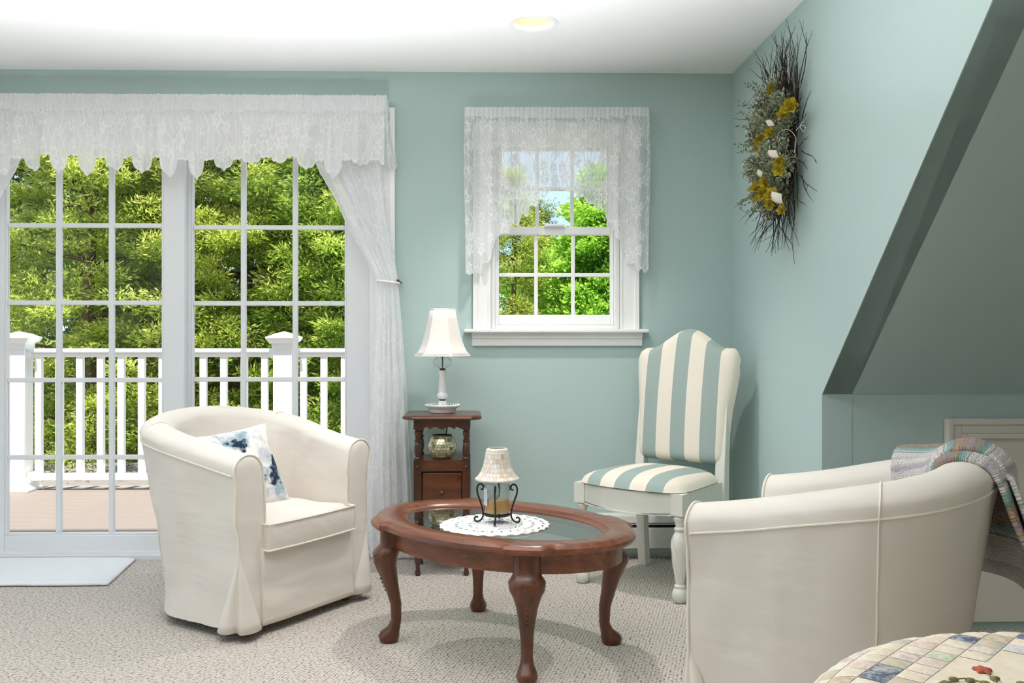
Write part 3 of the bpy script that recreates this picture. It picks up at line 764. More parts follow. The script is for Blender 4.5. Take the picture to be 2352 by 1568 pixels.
# tied back panels
def panel(label, rows, mirror, tie_v, seed):
    t = thing('lace_curtain', label, 'curtain', (0, 0, 0), group='tied back lace panels of the door')
    YP = -.055
    vv = [r[0] for r in rows]; Lx = [r[1] for r in rows]; Rx = [r[2] for r in rows]
    def pf(a, b):
        v = vv[0] + (vv[-1] - vv[0]) * b
        l = interp(v, vv, Lx); r = interp(v, vv, Rx); u = l + (r - l) * a
        p = at_y(YP, u, v); wd = (r - l) / 480
        tight = math.exp(-((v - tie_v) / 70) ** 2)
        ph = a * 34 + 1.2 * math.sin(a * 11 + seed)
        amp = .011 * (1 - .55 * tight)
        y = YP + amp * math.sin(ph) + .01 * noise.noise(Vector((a * 6, b * 4, seed))) - .012 * tight
        x = p.x
        if mirror is not None: x = 2 * mirror - x
        return (x, min(y, -.03), p.z)
    lace_sheet('panel_cloth', 'lace_panel', t, 160, 70, pf, .9, 0, .03)
    l, r = at_y(YP, interp(tie_v, vv, Lx), tie_v), at_y(YP, interp(tie_v, vv, Rx), tie_v)
    xs = [l.x, r.x] if mirror is None else [2 * mirror - l.x, 2 * mirror - r.x]
    cx_, hw = sum(xs) / 2, abs(xs[0] - xs[1]) / 2 + .004
    ring = [(cx_ + hw * math.cos(k * PI / 12), YP - .01 + .028 * math.sin(k * PI / 12), l.z - .006 * math.cos(k * PI / 12)) for k in range(25)]
    MB().tube(ring, .0065, 8).build('tie_band', 'tie_pearl', t)
    hx = max(xs) + .01 if mirror is None else min(xs) - .01
    MB().tube([(hx, -.005, l.z), (hx, -.05, l.z), (hx - .012, -.062, l.z + .002)], .004, 8).ico((hx - .014, -.064, l.z + .003), .012, 2).build('tieback_hook', 'brass_dark', t)
    return t
rows = [(232, 690, 886), (330, 705, 886), (395, 733, 884), (450, 766, 888), (500, 789, 893), (550, 815, 900), (600, 843, 907), (645, 868, 915), (665, 867, 916), (700, 865, 919), (800, 857, 927), (900, 852, 934), (1000, 848, 938), (1100, 845, 943), (1200, 845, 946), (1280, 850, 948)]
panel('white lace curtain panel tied back beside the wooden side table', rows, None, 648, 1.0)
panel('white lace curtain panel tied back at the left jamb of the door', rows, at_y(-.055, 385, 500).x, 648, 2.3)
# window swag valance
YW = -.075
wt = thing('lace_valance', 'short white lace swag valance with long side tails on the small window', 'valance', (0, 0, 0))
prof = [(1066, 600), (1070, 628), (1080, 632), (1092, 622), (1104, 628), (1109, 602), (1118, 604), (1127, 596), (1131, 572), (1140, 545), (1155, 533), (1168, 536), (1178, 512), (1190, 520), (1200, 490), (1212, 497), (1219, 470), (1232, 476), (1240, 450), (1252, 456), (1260, 440), (1275, 434), (1290, 432), (1305, 440), (1316, 436), (1326, 456), (1338, 452), (1350, 470), (1362, 468), (1372, 480), (1388, 478), (1394, 505), (1404, 512), (1410, 532), (1414, 548), (1424, 552), (1430, 585), (1438, 600), (1450, 606), (1457, 604), (1464, 626), (1472, 616), (1480, 628), (1488, 622), (1494, 600)]
px_, pv_ = [p[0] for p in prof], [p[1] for p in prof]
wz = at_y(YW, 1280, 246).z
def wfn(a, b):
    u = 1070 + 420 * a; v1 = interp(u, px_, pv_)
    top = at_y(YW, u, 246); bot = at_y(YW, u, v1)
    hz = top.z - bot.z; z = top.z + .003 * noise.noise(Vector((u * .3, 0, 2))) - hz * b; hd = hz * b
    g_ = math.sin(top.x * 290 + 3 * noise.noise(Vector((top.x * 20, 3, 0)))) * .004
    amp = .003 + .018 * smooth01((hd - .05) / .2)
    side = abs(2 * a - 1)
    y = YW + (g_ if hd < .06 else g_ * .3) + amp * math.sin(top.x * (62 if side > .55 else 34)) * (1.0 if side > .5 else .6) + amp * fold(top.x, 7, 9)
    flare = .012 * smooth01((hd - .1) / .3) * (2 * a - 1) * 0
    return (top.x + flare - .004 * (1 if a < .03 or a > .97 else 0) * 0, min(y, -.045), z)
lace_sheet('valance_cloth', 'lace_window', wt, 420, 40, wfn, 1.45, .055, .012)
x0_, x1_ = at_y(YW, 1070, 250).x, at_y(YW, 1490, 250).x
for xs, nm in ((x0_, 'l'), (x1_, 'r')):
    sg = -1 if nm == 'l' else 1
    def rfn(a, b, xs=xs, sg=sg):
        hz = .78 * b
        return (xs + sg * (.006 * math.sin(a * 8) + .004 * math.sin(b * 5) ), YW * (1 - a) - .006 * a, wz - hz)
    lace_sheet('return_cloth', 'lace_window', wt, 12, 30, rfn, .12, .055, .012)
MB().tube([(x0_ + .003, -.004, wz - .03), (x0_ + .006, YW + .012, wz - .03), (x1_ - .006, YW + .012, wz - .03), (x1_ - .003, -.004, wz - .03)], .005, 8).build('curtain_rod', 'trim_white', wt)

# ------------------------------------------------------------------ rug at the door
pts = [(-2.75, -.02), (-1.64, -.004), (-1.60, -.2), (-1.575, -.49), (-2.1, -.505), (-2.75, -.5)]
rg = MB(); 
def rfn(a, b):
    x1 = -1.625 + .052 * b; x = -2.75 + (x1 + 2.75) * a; y = -.022 - .475 * b + .008 * noise.noise(Vector((x * 3, b * 2, 0)))
    e_ = min(1, min(1 - a, b, 1 - b) * 25 + .25)
    return (x, y, .004 + .011 * min(1, e_) + .002 * noise.noise(Vector((x * 6, y * 6, 0))))
rg.grid(80, 36, rfn)
tag(rg.build('door_mat', 'rug_white', None, 180, solid=.006), 'white cotton rug lying in front of the sliding door', 'rug')

# ------------------------------------------------------------------ slipcovered tub chairs
AW, AYF, AY0, ARY, ATH = .288, -.315, -.06, .275, .062
def path_pts(n=90):
    P = []
    for k in range(18): P.append((-AW, AYF + (AY0 - AYF) * k / 18))
    for k in range(n - 36 + 1):
        a = PI * k / (n - 36); ca, sa = math.cos(a), math.sin(a)
        P.append((-AW * math.copysign(abs(ca) ** .74, ca), AY0 + ARY * sa ** .74))
    for k in range(1, 19): P.append((AW, AY0 + (AYF - AY0) * k / 18))
    Q = np.array(P); s = np.r_[0, np.cumsum(np.linalg.norm(np.diff(Q, axis=0), axis=1))]; s /= s[-1]
    return Q, s
PQ, PS = path_pts()
def path(t):
    x, y = np.interp(t, PS, PQ[:, 0]), np.interp(t, PS, PQ[:, 1])
    d = .006; x1, y1 = np.interp(min(t + d, 1), PS, PQ[:, 0]), np.interp(min(t + d, 1), PS, PQ[:, 1]); x2, y2 = np.interp(max(t - d, 0), PS, PQ[:, 0]), np.interp(max(t - d, 0), PS, PQ[:, 1])
    tx, ty = x1 - x2, y1 - y2; l = math.hypot(tx, ty); return x, y, -ty / l, tx / l   # outward normal
def chair_h(t):
    c = 1 - abs(2 * t - 1); f = c - .25 * math.sin(2 * PI * c) / (2 * PI)
    f = 1 - (math.sqrt((1 - f) ** 2 + .03) - math.sqrt(.03)) / (math.sqrt(1.03) - math.sqrt(.03))
    return .65 + .132 * f
def section(h, t=0.0):
    k = smooth01((1 - abs(2 * t - 1) - .15) / .5)       # the back leans out more than the arms
    fl = lambda z: (-.012 - .012 * k) + (.024 + .065 * k) * smooth01((z - .05) / .75)
    out = [(ATH + fl(.036) + .008, .036), (ATH + fl(.08) + .004, .08), (ATH + fl(.16), .16), (ATH + fl(.26), .26), (ATH + fl(.36), .36), (ATH + fl(.46), .46), (ATH + fl(h - .12) + .004, h - .12), (ATH + fl(h - .07) + .008, h - .07)]
    tp = fl(h)
    for q in range(1, 12):
        a = PI * q / 12; out.append((tp + .004 + (ATH + .006) * math.cos(a), h - .058 + .058 * math.sin(a)))
    out += [(-ATH - .002 + tp, h - .075), (-ATH - .004 + tp * .8, h - .13), (-ATH + tp * .4, .5), (-ATH, .42), (-ATH, .34), (-ATH, .25), (-ATH, .14), (-ATH, .036)]
    return out
NSEC = len(section(.7))
def surf(t, s, off=0.0):
    """point on the cover: t along the arms and back, s in [0,NSEC-1] along the section"""
    x, y, nx, ny = path(t); sec = section(chair_h(t), t)
    i = int(min(max(s, 0), NSEC - 1.0001)); f = s - i
    o = sec[i][0] * (1 - f) + sec[i + 1][0] * f; z = sec[i][1] * (1 - f) + sec[i + 1][1] * f
    a, b = sec[max(i - 1, 0)], sec[min(i + 2, NSEC - 1)]; do, dz = b[0] - a[0], b[1] - a[1]; l = math.hypot(do, dz) + 1e-9
    o += off * dz / l; z -= off * do / l
    return Vector((x + nx * o, y + ny * o, z))
def wrinkle(p, s):
    k = .011 if s < 6.9 else .004 if s < 19 else .012
    q = Vector((p.x * 4 + p.z * 5, p.y * 4 - p.z * 3, p.z * 13 + (p.x + p.y) * 7))
    return k * (noise.noise(p * 5.5) + .8 * noise.noise(q) + .4 * noise.noise(q * 2.3))
def wsurf(t, s, off=0.0):
    p = surf(t, s, 0.0); x, y, nx, ny = path(t)
    return surf(t, s, off) + Vector((nx, ny, 0)) * wrinkle(p, s) * (1 if s < 12 else -1)
def tub_chair(label, loc, rz, k=1.0):
    t = thing('armchair', label, 'armchair', loc, rz, 'slipcovered tub chairs'); t.scale = (k, k, k)
    nt_, m = 150, MB(); R = []
    for i in range(nt_ + 1):
        tt = i / nt_; ring = []
        for k in range(NSEC):
            p = surf(tt, k); w_ = wrinkle(p, k); x, y, nx, ny = path(tt)
            sgn = 1 if k < 12 else -1
            ring.append(p + Vector((nx, ny, 0)) * w_ * sgn)
        R.append(ring)
    o = len(m.v)
    for r in R: m.v.extend(tuple(p) for p in r)
    for i in range(nt_):
        for k in range(NSEC - 1):
            m.f.append((i * NSEC + k, (i + 1) * NSEC + k, (i + 1) * NSEC + k + 1, i * NSEC + k + 1))
    # rounded front ends of the two arms
    for e_, sg in ((0, 1), (nt_, -1)):
        base = R[e_]; cx_ = Vector((sum(p.x for p in base) / NSEC, 0, 0)).x
        prev = [e_ * NSEC + k for k in range(NSEC)]
        for st, (ins, fw) in enumerate(((.12, .006), (.35, .011), (.7, .013), (1.0, .013))):
            cur = []
            for k, p in enumerate(base):
                q = Vector((cx_ + (p.x - cx_) * (1 - ins), p.y - fw, p.z if p.z < .1 else p.z - ins * min(.05, .05)))
                cur.append(len(m.v)); m.v.append(tuple(q))
            for k in range(NSEC - 1): m.f.append((prev[k], prev[k + 1], cur[k + 1], cur[k]) if sg > 0 else (prev[k + 1], prev[k], cur[k], cur[k + 1]))
            prev = cur
    cov = m.build('slipcover', 'slipcover', t, 180)
    # piping: front outlines, top seam of the outside, two back seams
    for e_ in (0.0, 1.0):
        MB().tube([wsurf(e_, k, .001) + Vector((0, -.003, 0)) for k in np.arange(3, NSEC - 2, .5)], .0042, 6).build('piping', 'piping_cloth', cov)
    MB().tube([wsurf(q, 7.0, .002) for q in np.linspace(.005, .995, 120)], .0028, 5).build('seam', 'piping_cloth', cov)
    for q in (.30, .70):
        MB().tube([wsurf(q - .012 * math.sin(k / 14 * PI) * (1 if q < .5 else -1), k, .0015) for k in np.arange(0, 15, .4)], .0026, 5).build('seam', 'piping_cloth', cov)
    # front rail panel under the cushion
    def ff(a, b):
        x = -.245 + .49 * a; z = .036 + .275 * b
        return (x, AYF - .010 + .006 * noise.noise(Vector((x * 6 + z * 5, z * 12, loc[0]))) - .006 * (1 - b) ** 2 - .006 * math.sin(a * PI), z)
    fm = MB().grid(40, 16, ff); fm.build('front_panel', 'slipcover', t, 180, solid=.012)
    MB().box(-.23, .23, -.30, .2, .1, .29).build('seat_deck', 'slipcover', t, 40, .01)
    # seat cushion
    def cf(a, b, top):
        x, y = -1 + 2 * a, -1 + 2 * b
        sx, sy = .232, .285
        rx = sx * x; ry = sy * y - .06
        if y > .2: rx *= math.sqrt(max(.02, 1 - ((y - .2) / .95) ** 2))
        e_ = min(1 - abs(x), 1 - abs(y)); edge = 1 - max(0, 1 - e_ / .12) ** 2.2
        cr = .028 * (1 - x * x) * (1 - y * y) + .008 * noise.noise(Vector((rx * 8, ry * 8, loc[0])))
        zt = .348 + (.047 * edge + cr + .004 if top else -.047 * edge - .004)
        return (rx, ry - (.012 * (1 - x * x) if y < -.98 else .012 * (1 - x * x) * max(0, -y)), zt)
    cm = MB(); cm.grid(36, 36, lambda a, b: cf(a, b, True)); n1 = len(cm.v); cm.grid(36, 36, lambda a, b: cf(1 - a, b, False))
    cu = cm.build('seat_cushion', 'slipcover', t, 180)
    edge = [cf(0, b, False)[:2] for b in np.linspace(.3, .03, 6)] + [cf(a, 0, False)[:2] for a in np.linspace(0, 1, 30)] + [cf(1, b, False)[:2] for b in np.linspace(.03, .3, 6)]
    band = MB()
    band.loft([[(x, y - .006 - .004 * math.sin((z - .3) / .097 * PI) + .003 * noise.noise(Vector((x * 30 + z * 30, 0, z * 9))), z) for x, y in edge] for z in (.30, .32, .335, .35, .365, .38, .397)], False, False)
    band.build('cushion_band', 'slipcover', cu, 180)
    for zz in (.303, .396):
        MB().tube([(x, y - .007, zz) for x, y in edge], .0038, 6).build('piping', 'piping_cloth', cu)
    # kick pleats at the two front corners
    for sg in (-1, 1):
        ap = Vector((sg * (AW + ATH - .008), AYF - .004, .30)); o_ = AW + ATH + .01
        o_ -= .014; hem = [(sg * (o_ - .002), AYF + .1), (sg * (o_ + .026), AYF + .07), (sg * (o_ + .03), AYF + .03), (sg * (o_ - .006), AYF + .012), (sg * (o_ + .004), AYF - .022), (sg * (o_ - .03), AYF - .04), (sg * (o_ - .075), AYF - .034), (sg * (o_ - .1), AYF - .014)]
        hp = catmull([(x, y, .032) for x, y in hem], 4); rings = []
        for k in range(11):
            f = (k / 10) ** 1.25; rings.append([ap.lerp(p, f) + Vector((0, 0, 0)) for p in hp])
        MB().loft(rings, False, False).build('pleat', 'slipcover', t, 180, solid=.003)
    for fx, fy in ((-.27, -.27), (.27, -.27), (-.22, .16), (.22, .16)):
        MB().lathe([(.017, 0), (.022, .01), (.026, .055), (.028, .11)], 14, (fx, fy, 0)).build('foot', 'foot_wood', t)
    return t
RZ1, RZ2 = math.radians(57), math.radians(234)
C1, C2 = (-.90, -.79, 0), (.992, -2.06, 0)
tub_chair('white slipcovered tub armchair with a blue print cushion in front of the sliding door', C1, RZ1)
tub_chair('white slipcovered tub armchair with a knitted throw over its back', C2, RZ2, .98)

# throw pillow on the first chair
def pillow_mesh(w, h_, th, n=28):
    m = MB()
    for sg in (1, -1):
        def pf(a, b):
            x, y = 2 * a - 1, 2 * b - 1
            k = max(0, (1 - abs(x) ** 2.2) * (1 - abs(y) ** 2.2)) ** .55
            px = x * w / 2 * (1 - .07 * (1 - abs(y) ** 2) * abs(x)); py = y * h_ / 2 * (1 - .07 * (1 - abs(x) ** 2) * abs(y))
            return (px if sg > 0 else -px, py, sg * (th / 2 * k + .003 * noise.noise(Vector((px * 14, py * 14, sg)))))
        m.grid(n, n, pf)
    return m
pl = thing('throw_pillow', 'small square cushion with grey and navy watercolour print on the left armchair', 'cushion', (0, 0, 0))
pm_ = pillow_mesh(.345, .345, .12).build('pillow_cover', 'pillow_print', pl, 180)
MB().tube([(-.166, -.168, 0), (0, -.160, 0), (.166, -.168, 0)], .003, 5).build('zip_seam', 'pillow_back', pm_)
lm = Matrix.Translation(Vector(C1)) @ Matrix.Rotation(RZ1, 4, 'Z')
pl.matrix_world = lm @ Matrix.Translation((-.075, -.012, .548)) @ Matrix.Rotation(math.radians(-28), 4, 'Z') @ Matrix.Rotation(math.radians(62), 4, 'X') @ Matrix.Rotation(math.radians(9), 4, 'Z')

# knitted throw over the back of the second chair
bk = thing('knit_throw', 'striped knitted throw in lilac, sage, teal and ochre over the right armchair back', 'blanket', C2, RZ2); bk.scale = (.98, .98, .98)
def throw(t0, t1, off, s_in, drop, lift, seed, nm, vo):
    m = MB(); nu, nv = 34, 70; L = []
    for j in range(nv + 1):
        b = j / nv
        for i in range(nu + 1):
            a = i / nu
            tt = t0 + (t1 - t0) * a + .01 * math.sin(b * 5 + seed)
            if b < .62:
                s = s_in + (8.0 - s_in) * (b / .62); p = surf(tt, s, off + .006 * noise.noise(Vector((a * 4, b * 6, seed))) + .006 * math.sin(a * 9 + seed) + lift * math.sin(min(1, b / .62) * PI) ** 2)
            else:
                q = (b - .62) / .38; p = surf(tt, 8.0, off); x, y, nx, ny = path(tt)
                fl = (.03 + .10 * smooth01((a - .45) / .55)) * q + .016 * math.sin(a * 11 + seed) * q + .01 * noise.noise(Vector((a * 5, q * 3, seed)))
                p = p + Vector((nx * fl, ny * fl, -drop * q * (1 + .06 * math.sin(a * 7 + seed) + .25 * (a - .5))))
            m.v.append(tuple(p)); L.append((a * .5, vo + b * .95))
    for j in range(nv):
        for i in range(nu):
            k = j * (nu + 1) + i; m.f.append((k, k + 1, k + nu + 2, k + nu + 1))
    m.uv = L
    return m.build(nm, 'knit_throw', bk, 180, solid=.012)
throw(.29, .555, .010, 21.5, .29, .0, 1.0, 'lower_layer', .43)
throw(.26, .53, .026, 20.5, .33, .004, 2.2, 'upper_layer', .80)

# ------------------------------------------------------------------ oval coffee table
TZ, TA, TB = .432, .505, .352
TROT = math.radians(-41)
TC = (.088, -1.258, 0)
ct = thing('coffee_table', 'oval cherry wood coffee table with glass top and cabriole legs', 'table', TC, TROT)
LEGP = [(-.305, -.255), (.305, -.255), (.305, .255), (-.305, .255)]
LA = [math.atan2(y / TB, x / TA) for x, y in LEGP]
def oval(a, inset, lobe=0.0):
    ca, sa = math.cos(a), math.sin(a); n = Vector((ca / TA, sa / TB, 0)).normalized()
    p = Vector((TA * ca, TB * sa, 0)) - n * inset
    if lobe:
        for l in LA:
            d = abs((a - l + PI) % (2 * PI) - PI) * .43
            p += n * lobe * smooth01((.075 - d) / .016)
    return p
NA = 192
AN = [2 * PI * k / NA for k in range(NA)]
def oring(inset, z, lobe=0.0): return [oval(a, inset, lobe) + Vector((0, 0, z)) for a in AN]
top = MB().loft([oring(.02, TZ - .034, .014), oring(.004, TZ - .03, .021), oring(0, TZ - .022, .021), oring(.002, TZ - .013, .021), oring(.012, TZ - .004, .021), oring(.02, TZ, .018), oring(.075, TZ), oring(.08, TZ - .003), oring(.086, TZ - .004), oring(.094, TZ - .013), oring(.102, TZ - .015), oring(.112, TZ - .015), oring(.112, TZ - .034), oring(.02, TZ - .034, .014)], False)
top.build('table_top', 'wood_table', ct, 35)
MB().loft([oring(.106, TZ - .026), oring(.106, TZ - .016)]).build('glass_insert', 'table_glass', ct, 35)
MB().loft([oring(.05, TZ - .1), oring(.044, TZ - .098), oring(.042, TZ - .034), oring(.066, TZ - .034), oring(.066, TZ - .1), oring(.05, TZ - .1)], False).build('apron', 'wood_table', ct, 35)
for (lx, ly), la in zip(LEGP, LA):
    e_ = oval(la, .035); d = Vector((lx / .305 * .62, ly / .255 * .78, 0)).normalized(); sd_ = Vector((-d.y, d.x, 0))
    ST = [(.006, TZ - .034, .042, .036), (.006, TZ - .09, .042, .036), (.012, TZ - .102, .046, .042), (.022, TZ - .118, .058, .046), (.026, TZ - .14, .056, .043), (.022, TZ - .165, .044, .037), (.012, TZ - .2, .034, .03), (.0, TZ - .25, .026, .024), (-.012, TZ - .3, .021, .02), (-.014, .075, .019, .018), (-.006, .052, .022, .022), (.008, .034, .03, .033), (.012, .02, .034, .037), (.012, .006, .029, .032), (.012, 0, .027, .03)]
    rings = []
    for r, z, hw, hd in ST:
        c_ = e_ + d * (r - .012) + Vector((0, 0, z)); pw = 3.5 if z > TZ - .1 else 2.4
        ring = []
        for k in range(24):
            a = 2 * PI * k / 24; x, y = math.cos(a), math.sin(a); nn = (abs(x) ** pw + abs(y) ** pw) ** (-1 / pw)
            ring.append(c_ + d * (x * nn * hd) + sd_ * (y * nn * hw))
        rings.append(ring)
    lg = MB().loft(rings).build('leg', 'wood_leg', ct, 50)
    fz = [q[1] for q in ST][::-1]; ff_ = [q[0] - .012 + q[3] for q in ST][::-1]
    face = lambda z: interp(z, fz, ff_)
    cv = MB()
    for s_ in (-1, 1):
        cv.tube([e_ + d * (face(z) - dd) + sd_ * (s_ * w_) + Vector((0, 0, z)) for dd, w_, z in ((.012, .046, TZ - .116), (.004, .03, TZ - .124), (.001, .016, TZ - .15), (0, .006, TZ - .185), (0, .002, TZ - .2))], .0018, 5)
    for k in range(4): cv.ico(tuple(e_ + d * face(TZ - .21 - .014 * k) + Vector((0, 0, TZ - .21 - .014 * k))), (.006 - .0006 * k,) * 3, 1)
    cv.build('knee_carving', 'wood_leg', lg)

# doily
DC = (.07, -1.30, TZ - .0155)
dl = MB()
def dr(a, r):
    return r * (1 + (.018 * math.cos(a * 26) if r > .15 else 0))
nr, na = 60, 208
rows_ = []
for i in range(nr + 1):
    r = .004 + .176 * i / nr; ring = []
    for j in range(na):
        a = 2 * PI * j / na; rr = dr(a, r) * (1 + .07 * abs(math.sin(a + .9)) ** 2)
        z = .0035 + .0018 * math.sin(i * 2.1) + .0014 * math.sin(a * (26 if r > .09 else 13) + i * .8) + .003 * (1 if r < .05 else 0) * math.cos(a * 8) ** 2
        ring.append((rr * math.cos(a), rr * math.sin(a), max(z, .0012)))
    rows_.append(ring)
fm = []
dl.loft(rows_, False)
keep = []
for q, f in enumerate(dl.f):
    i, j = q // na, q % na; r = i / nr
    hole = (.42 < r < .5 and (j // 4) % 2 == 0) or (.66 < r < .73 and (j // 2) % 2 == 0) or (.85 < r < .9 and (j // 4) % 2 == 0)
    if not hole: keep.append(f)
dl.f = keep
do = dl.build('doily', 'doily_thread', None, 60, solid=.002); do.location = DC
tag(do, 'round white crocheted doily on the glass coffee table top', 'doily')

# candle stand, jar and mosaic shade
CC = (.078, -1.285, DC[2] + .006)
cs_ = thing('candle_stand', 'black wrought iron candle stand with scrolled feet on the doily', 'candle holder', CC, math.radians(-8))
MB().lathe([(.044, .026), (.046, .028), (.046, .031), (.044, .033)], 36).build('plate', 'iron', cs_)
def spiral(cx_, cz, r0, r1, a0, a1, n=14):
    return [(cx_ + (r0 + (r1 - r0) * k / n) * math.cos(a0 + (a1 - a0) * k / n), cz + (r0 + (r1 - r0) * k / n) * math.sin(a0 + (a1 - a0) * k / n)) for k in range(n + 1)]
arm = spiral(.064, .0165, .009, .0155, math.radians(60), math.radians(-115), 12)[::1]
arm = [(.072, .02), (.074, .0105), (.066, .0045), (.056, .008), (.048, .02), (.047, .032), (.053, .055), (.061, .08), (.068, .1), (.07, .115), (.067, .128), (.059, .134), (.051, .131), (.047, .122), (.051, .115), (.057, .116)]
arm = [(.066, .018), (.073, .02), (.079, .014), (.076, .006), (.067, .0038), (.057, .009), (.05, .02), (.049, .032)] + arm[6:]
for k in range(4):
    a = PI / 2 * k; ca, sa = math.cos(a), math.sin(a)
    MB().tube([(x * ca, x * sa, z) for x, _, z in catmull([(p[0], 0, p[1]) for p in arm], 5)], .0031, 7).build('scroll_arm', 'iron', cs_)
JZ = CC[2] + .0335
jr = thing('candle_jar', 'clear glass jar candle with amber wax in the iron stand', 'candle', (CC[0], CC[1], JZ), 0)
MB().lathe([(.001, .001), (.04, .001), (.0445, .005), (.0455, .012), (.0455, .098), (.043, .108), (.036, .115), (.036, .128), (.038, .131), (.034, .132), (.033, .115), (.041, .105), (.043, .097), (.043, .05)], 40, cap=False).build('jar', 'jar_glass', jr, 50)
MB().lathe([(.001, .004), (.04, .004), (.0425, .009), (.0425, .048), (.041, .049)], 36).build('wax', 'wax', jr)
MB().lathe([(.0405, .0495), (.02, .05), (.001, .0502)], 30, cap=False).build('wax_surface', 'wax_top', jr)
MB().tube([(.0, 0, .05), (.001, .0, .062)], .0012, 6).build('wick', 'iron', jr)
lab = MB().loft([[(.0462 * math.cos(a), .0462 * math.sin(a), z) for a in np.linspace(math.radians(160), math.radians(222), 12)] for z in (.03, .06, .09)], False, False)
lab.build('paper_label', 'paper_label', jr, 180)
sh = thing('mosaic_candle_topper', 'cream shell mosaic topper resting on the jar candle', 'candle topper', (CC[0], CC[1], JZ + .1165), 0)
sprof = [(.0765, 0), (.076, .004), (.066, .013), (.057, .026), (.049, .045), (.044, .064), (.0405, .085), (.039, .1), (.036, .106), (.03, .109)]
MB().lathe(sprof + [(.028, .1085), (.035, .1), (.042, .064), (.055, .026), (.074, .003), (.0765, 0)], 48, cap=False).build('shade_body', 'grout', sh, 50)
def mosaic(profile, rows, off, gap, seed, mat, parent, name, nfun):
    rs = np.random.default_rng(seed); m = MB(); tn = []
    ss = np.r_[0, np.cumsum([math.hypot(b[0] - a[0], b[1] - a[1]) for a, b in zip(profile, profile[1:])])]
    pr = [p[0] for p in profile]; pz = [p[1] for p in profile]
    ed = np.linspace(ss[0], ss[-1], rows + 1)
    for i in range(rows):
        s0, s1 = ed[i] + gap / 2, ed[i + 1] - gap / 2; rm = np.interp((s0 + s1) / 2, ss, pr); n = nfun(rm); ph = rs.random() * 6
        for k in range(n):
            ga_ = gap / rm / 2; a0, a1 = ph + 2 * PI * k / n + ga_, ph + 2 * PI * (k + 1) / n - ga_
            V = []
            for o_ in (.0002, off):
                for s_, aa in ((s0, a0), (s0, a1), (s1, a1), (s1, a0)):
                    r = np.interp(s_, ss, pr) + o_; V.append((r * math.cos(aa), r * math.sin(aa), np.interp(s_, ss, pz)))
            m.add(V, [(4, 5, 6, 7), (0, 1, 5, 4), (1, 2, 6, 5), (2, 3, 7, 6), (3, 0, 4, 7)]); v_ = rs.random(); tn += [v_] * 5
    m.att['tint'] = ('FACE', tn)
    return tag(m.build(name, mat, parent, 0), None, None, None, 'stuff')
mosaic(sprof[1:-1], 7, .0011, .0013, 4, 'mosaic_shell', sh, 'mosaic_tiles', lambda r: int(2 * PI * r / .0115))

# ------------------------------------------------------------------ side table
stx, sty = -.146, -.232
st = thing('side_table', 'dark wood smoking stand side table with turned posts and a small cabinet', 'side table', (stx, sty, 0))
hw, hd, cc = .178, .165, .045
def octo(i): return [(-hw + i, -hd + cc), (-hw + cc, -hd + i), (hw - cc, -hd + i), (hw - i, -hd + cc), (hw - i, hd - cc), (hw - cc, hd - i), (-hw + cc, hd - i), (-hw + i, hd - cc)]
MB().loft([[(x, y, z) for x, y in octo(i)] for i, z in ((.02, .699), (.006, .702), (0, .709), (.004, .716), (.012, .721))]).build('table_top', 'wood_stand', st, 25)
PX, PY, pw = .109, .108, .0175
for sx in (-1, 1):
    for sy in (-1, 1):
        lg = MB().box(sx * PX - pw, sx * PX + pw, sy * PY - pw, sy * PY + pw, .655, .699)
        lg.lathe([(.0145, .518), (.017, .522), (.0165, .528), (.012, .533), (.0165, .552), (.0172, .575), (.014, .592), (.0115, .597), (.0165, .602), (.0165, .607), (.0115, .612), (.0125, .622), (.016, .638), (.0165, .645), (.012, .65), (.015, .656)], 18, (sx * PX, sy * PY, 0))
        lg.box(sx * PX - pw, sx * PX + pw, sy * PY - pw, sy * PY + pw, .125, .519)
        lg.lathe([(.008, 0), (.0125, .004), (.0135, .012), (.009, .03), (.0095, .045), (.0165, .07), (.0175, .08), (.012, .086), (.0185, .092), (.019, .105), (.0145, .116), (.0175, .126)], 18, (sx * PX, sy * PY, 0))
        lo = lg.build('leg', 'wood_stand_leg', st, 40)
        if sy < 0: MB().ico((sx * PX, sy * PY - pw - .001, .488), (.008, .005, .008), 2).build('peg', 'wood_stand_leg', lo)
def apron_poly(y0, y1):
    xs = np.linspace(-PX + pw, PX - pw, 33); lo = []
    for x in xs:
        q = abs(x) / (PX - pw); lo.append((x, .668 - .012 * (.5 + .5 * math.cos(q * PI * 3)) * (1 if q < .67 else .0) - (.01 * smooth01((q - .67) / .33))))
    pl_ = lo + [(PX - pw, .699), (-PX + pw, .699)]
    return MB().loft([[(x, y0, z) for x, z in pl_], [(x, y1, z) for x, z in pl_]])
apron_poly(-PY - .012, -PY + .004).build('apron', 'wood_stand', st, 25)
apron_poly(PY - .004, PY + .012).build('apron', 'wood_stand', st, 25)
for sx in (-1, 1): bx('side_apron', 'wood_stand', st, sx * PX - .008, sx * PX + .008, -PY + pw, PY - pw, .665, .699, .002)
MB().loft([[(x, y, z) for x, y in ((-PX + i, -PY - .014 + i), (PX - i, -PY - .014 + i), (PX - i, PY - i), (-PX + i, PY - i))] for i, z in ((.004, .468), (.002, .478), (0, .5), (.002, .515), (.006, .518))]).build('shelf', 'wood_stand', st, 25)
MB().box(-PX + pw, -PX + pw + .01, -PY + pw, PY - pw, .13, .468).box(PX - pw - .01, PX - pw, -PY + pw, PY - pw, .13, .468).box(-PX + pw, PX - pw, PY - .006, PY + .004, .13, .468).box(-PX + pw, PX - pw, -PY + .01, PY, .125, .14).build('cabinet_body', 'wood_stand', st, 30)
dr_ = bx('cabinet_door', 'wood_stand', st, -PX + pw + .003, PX - pw - .003, -PY - .006, -PY + .008, .135, .462, .003)
hg = MB()
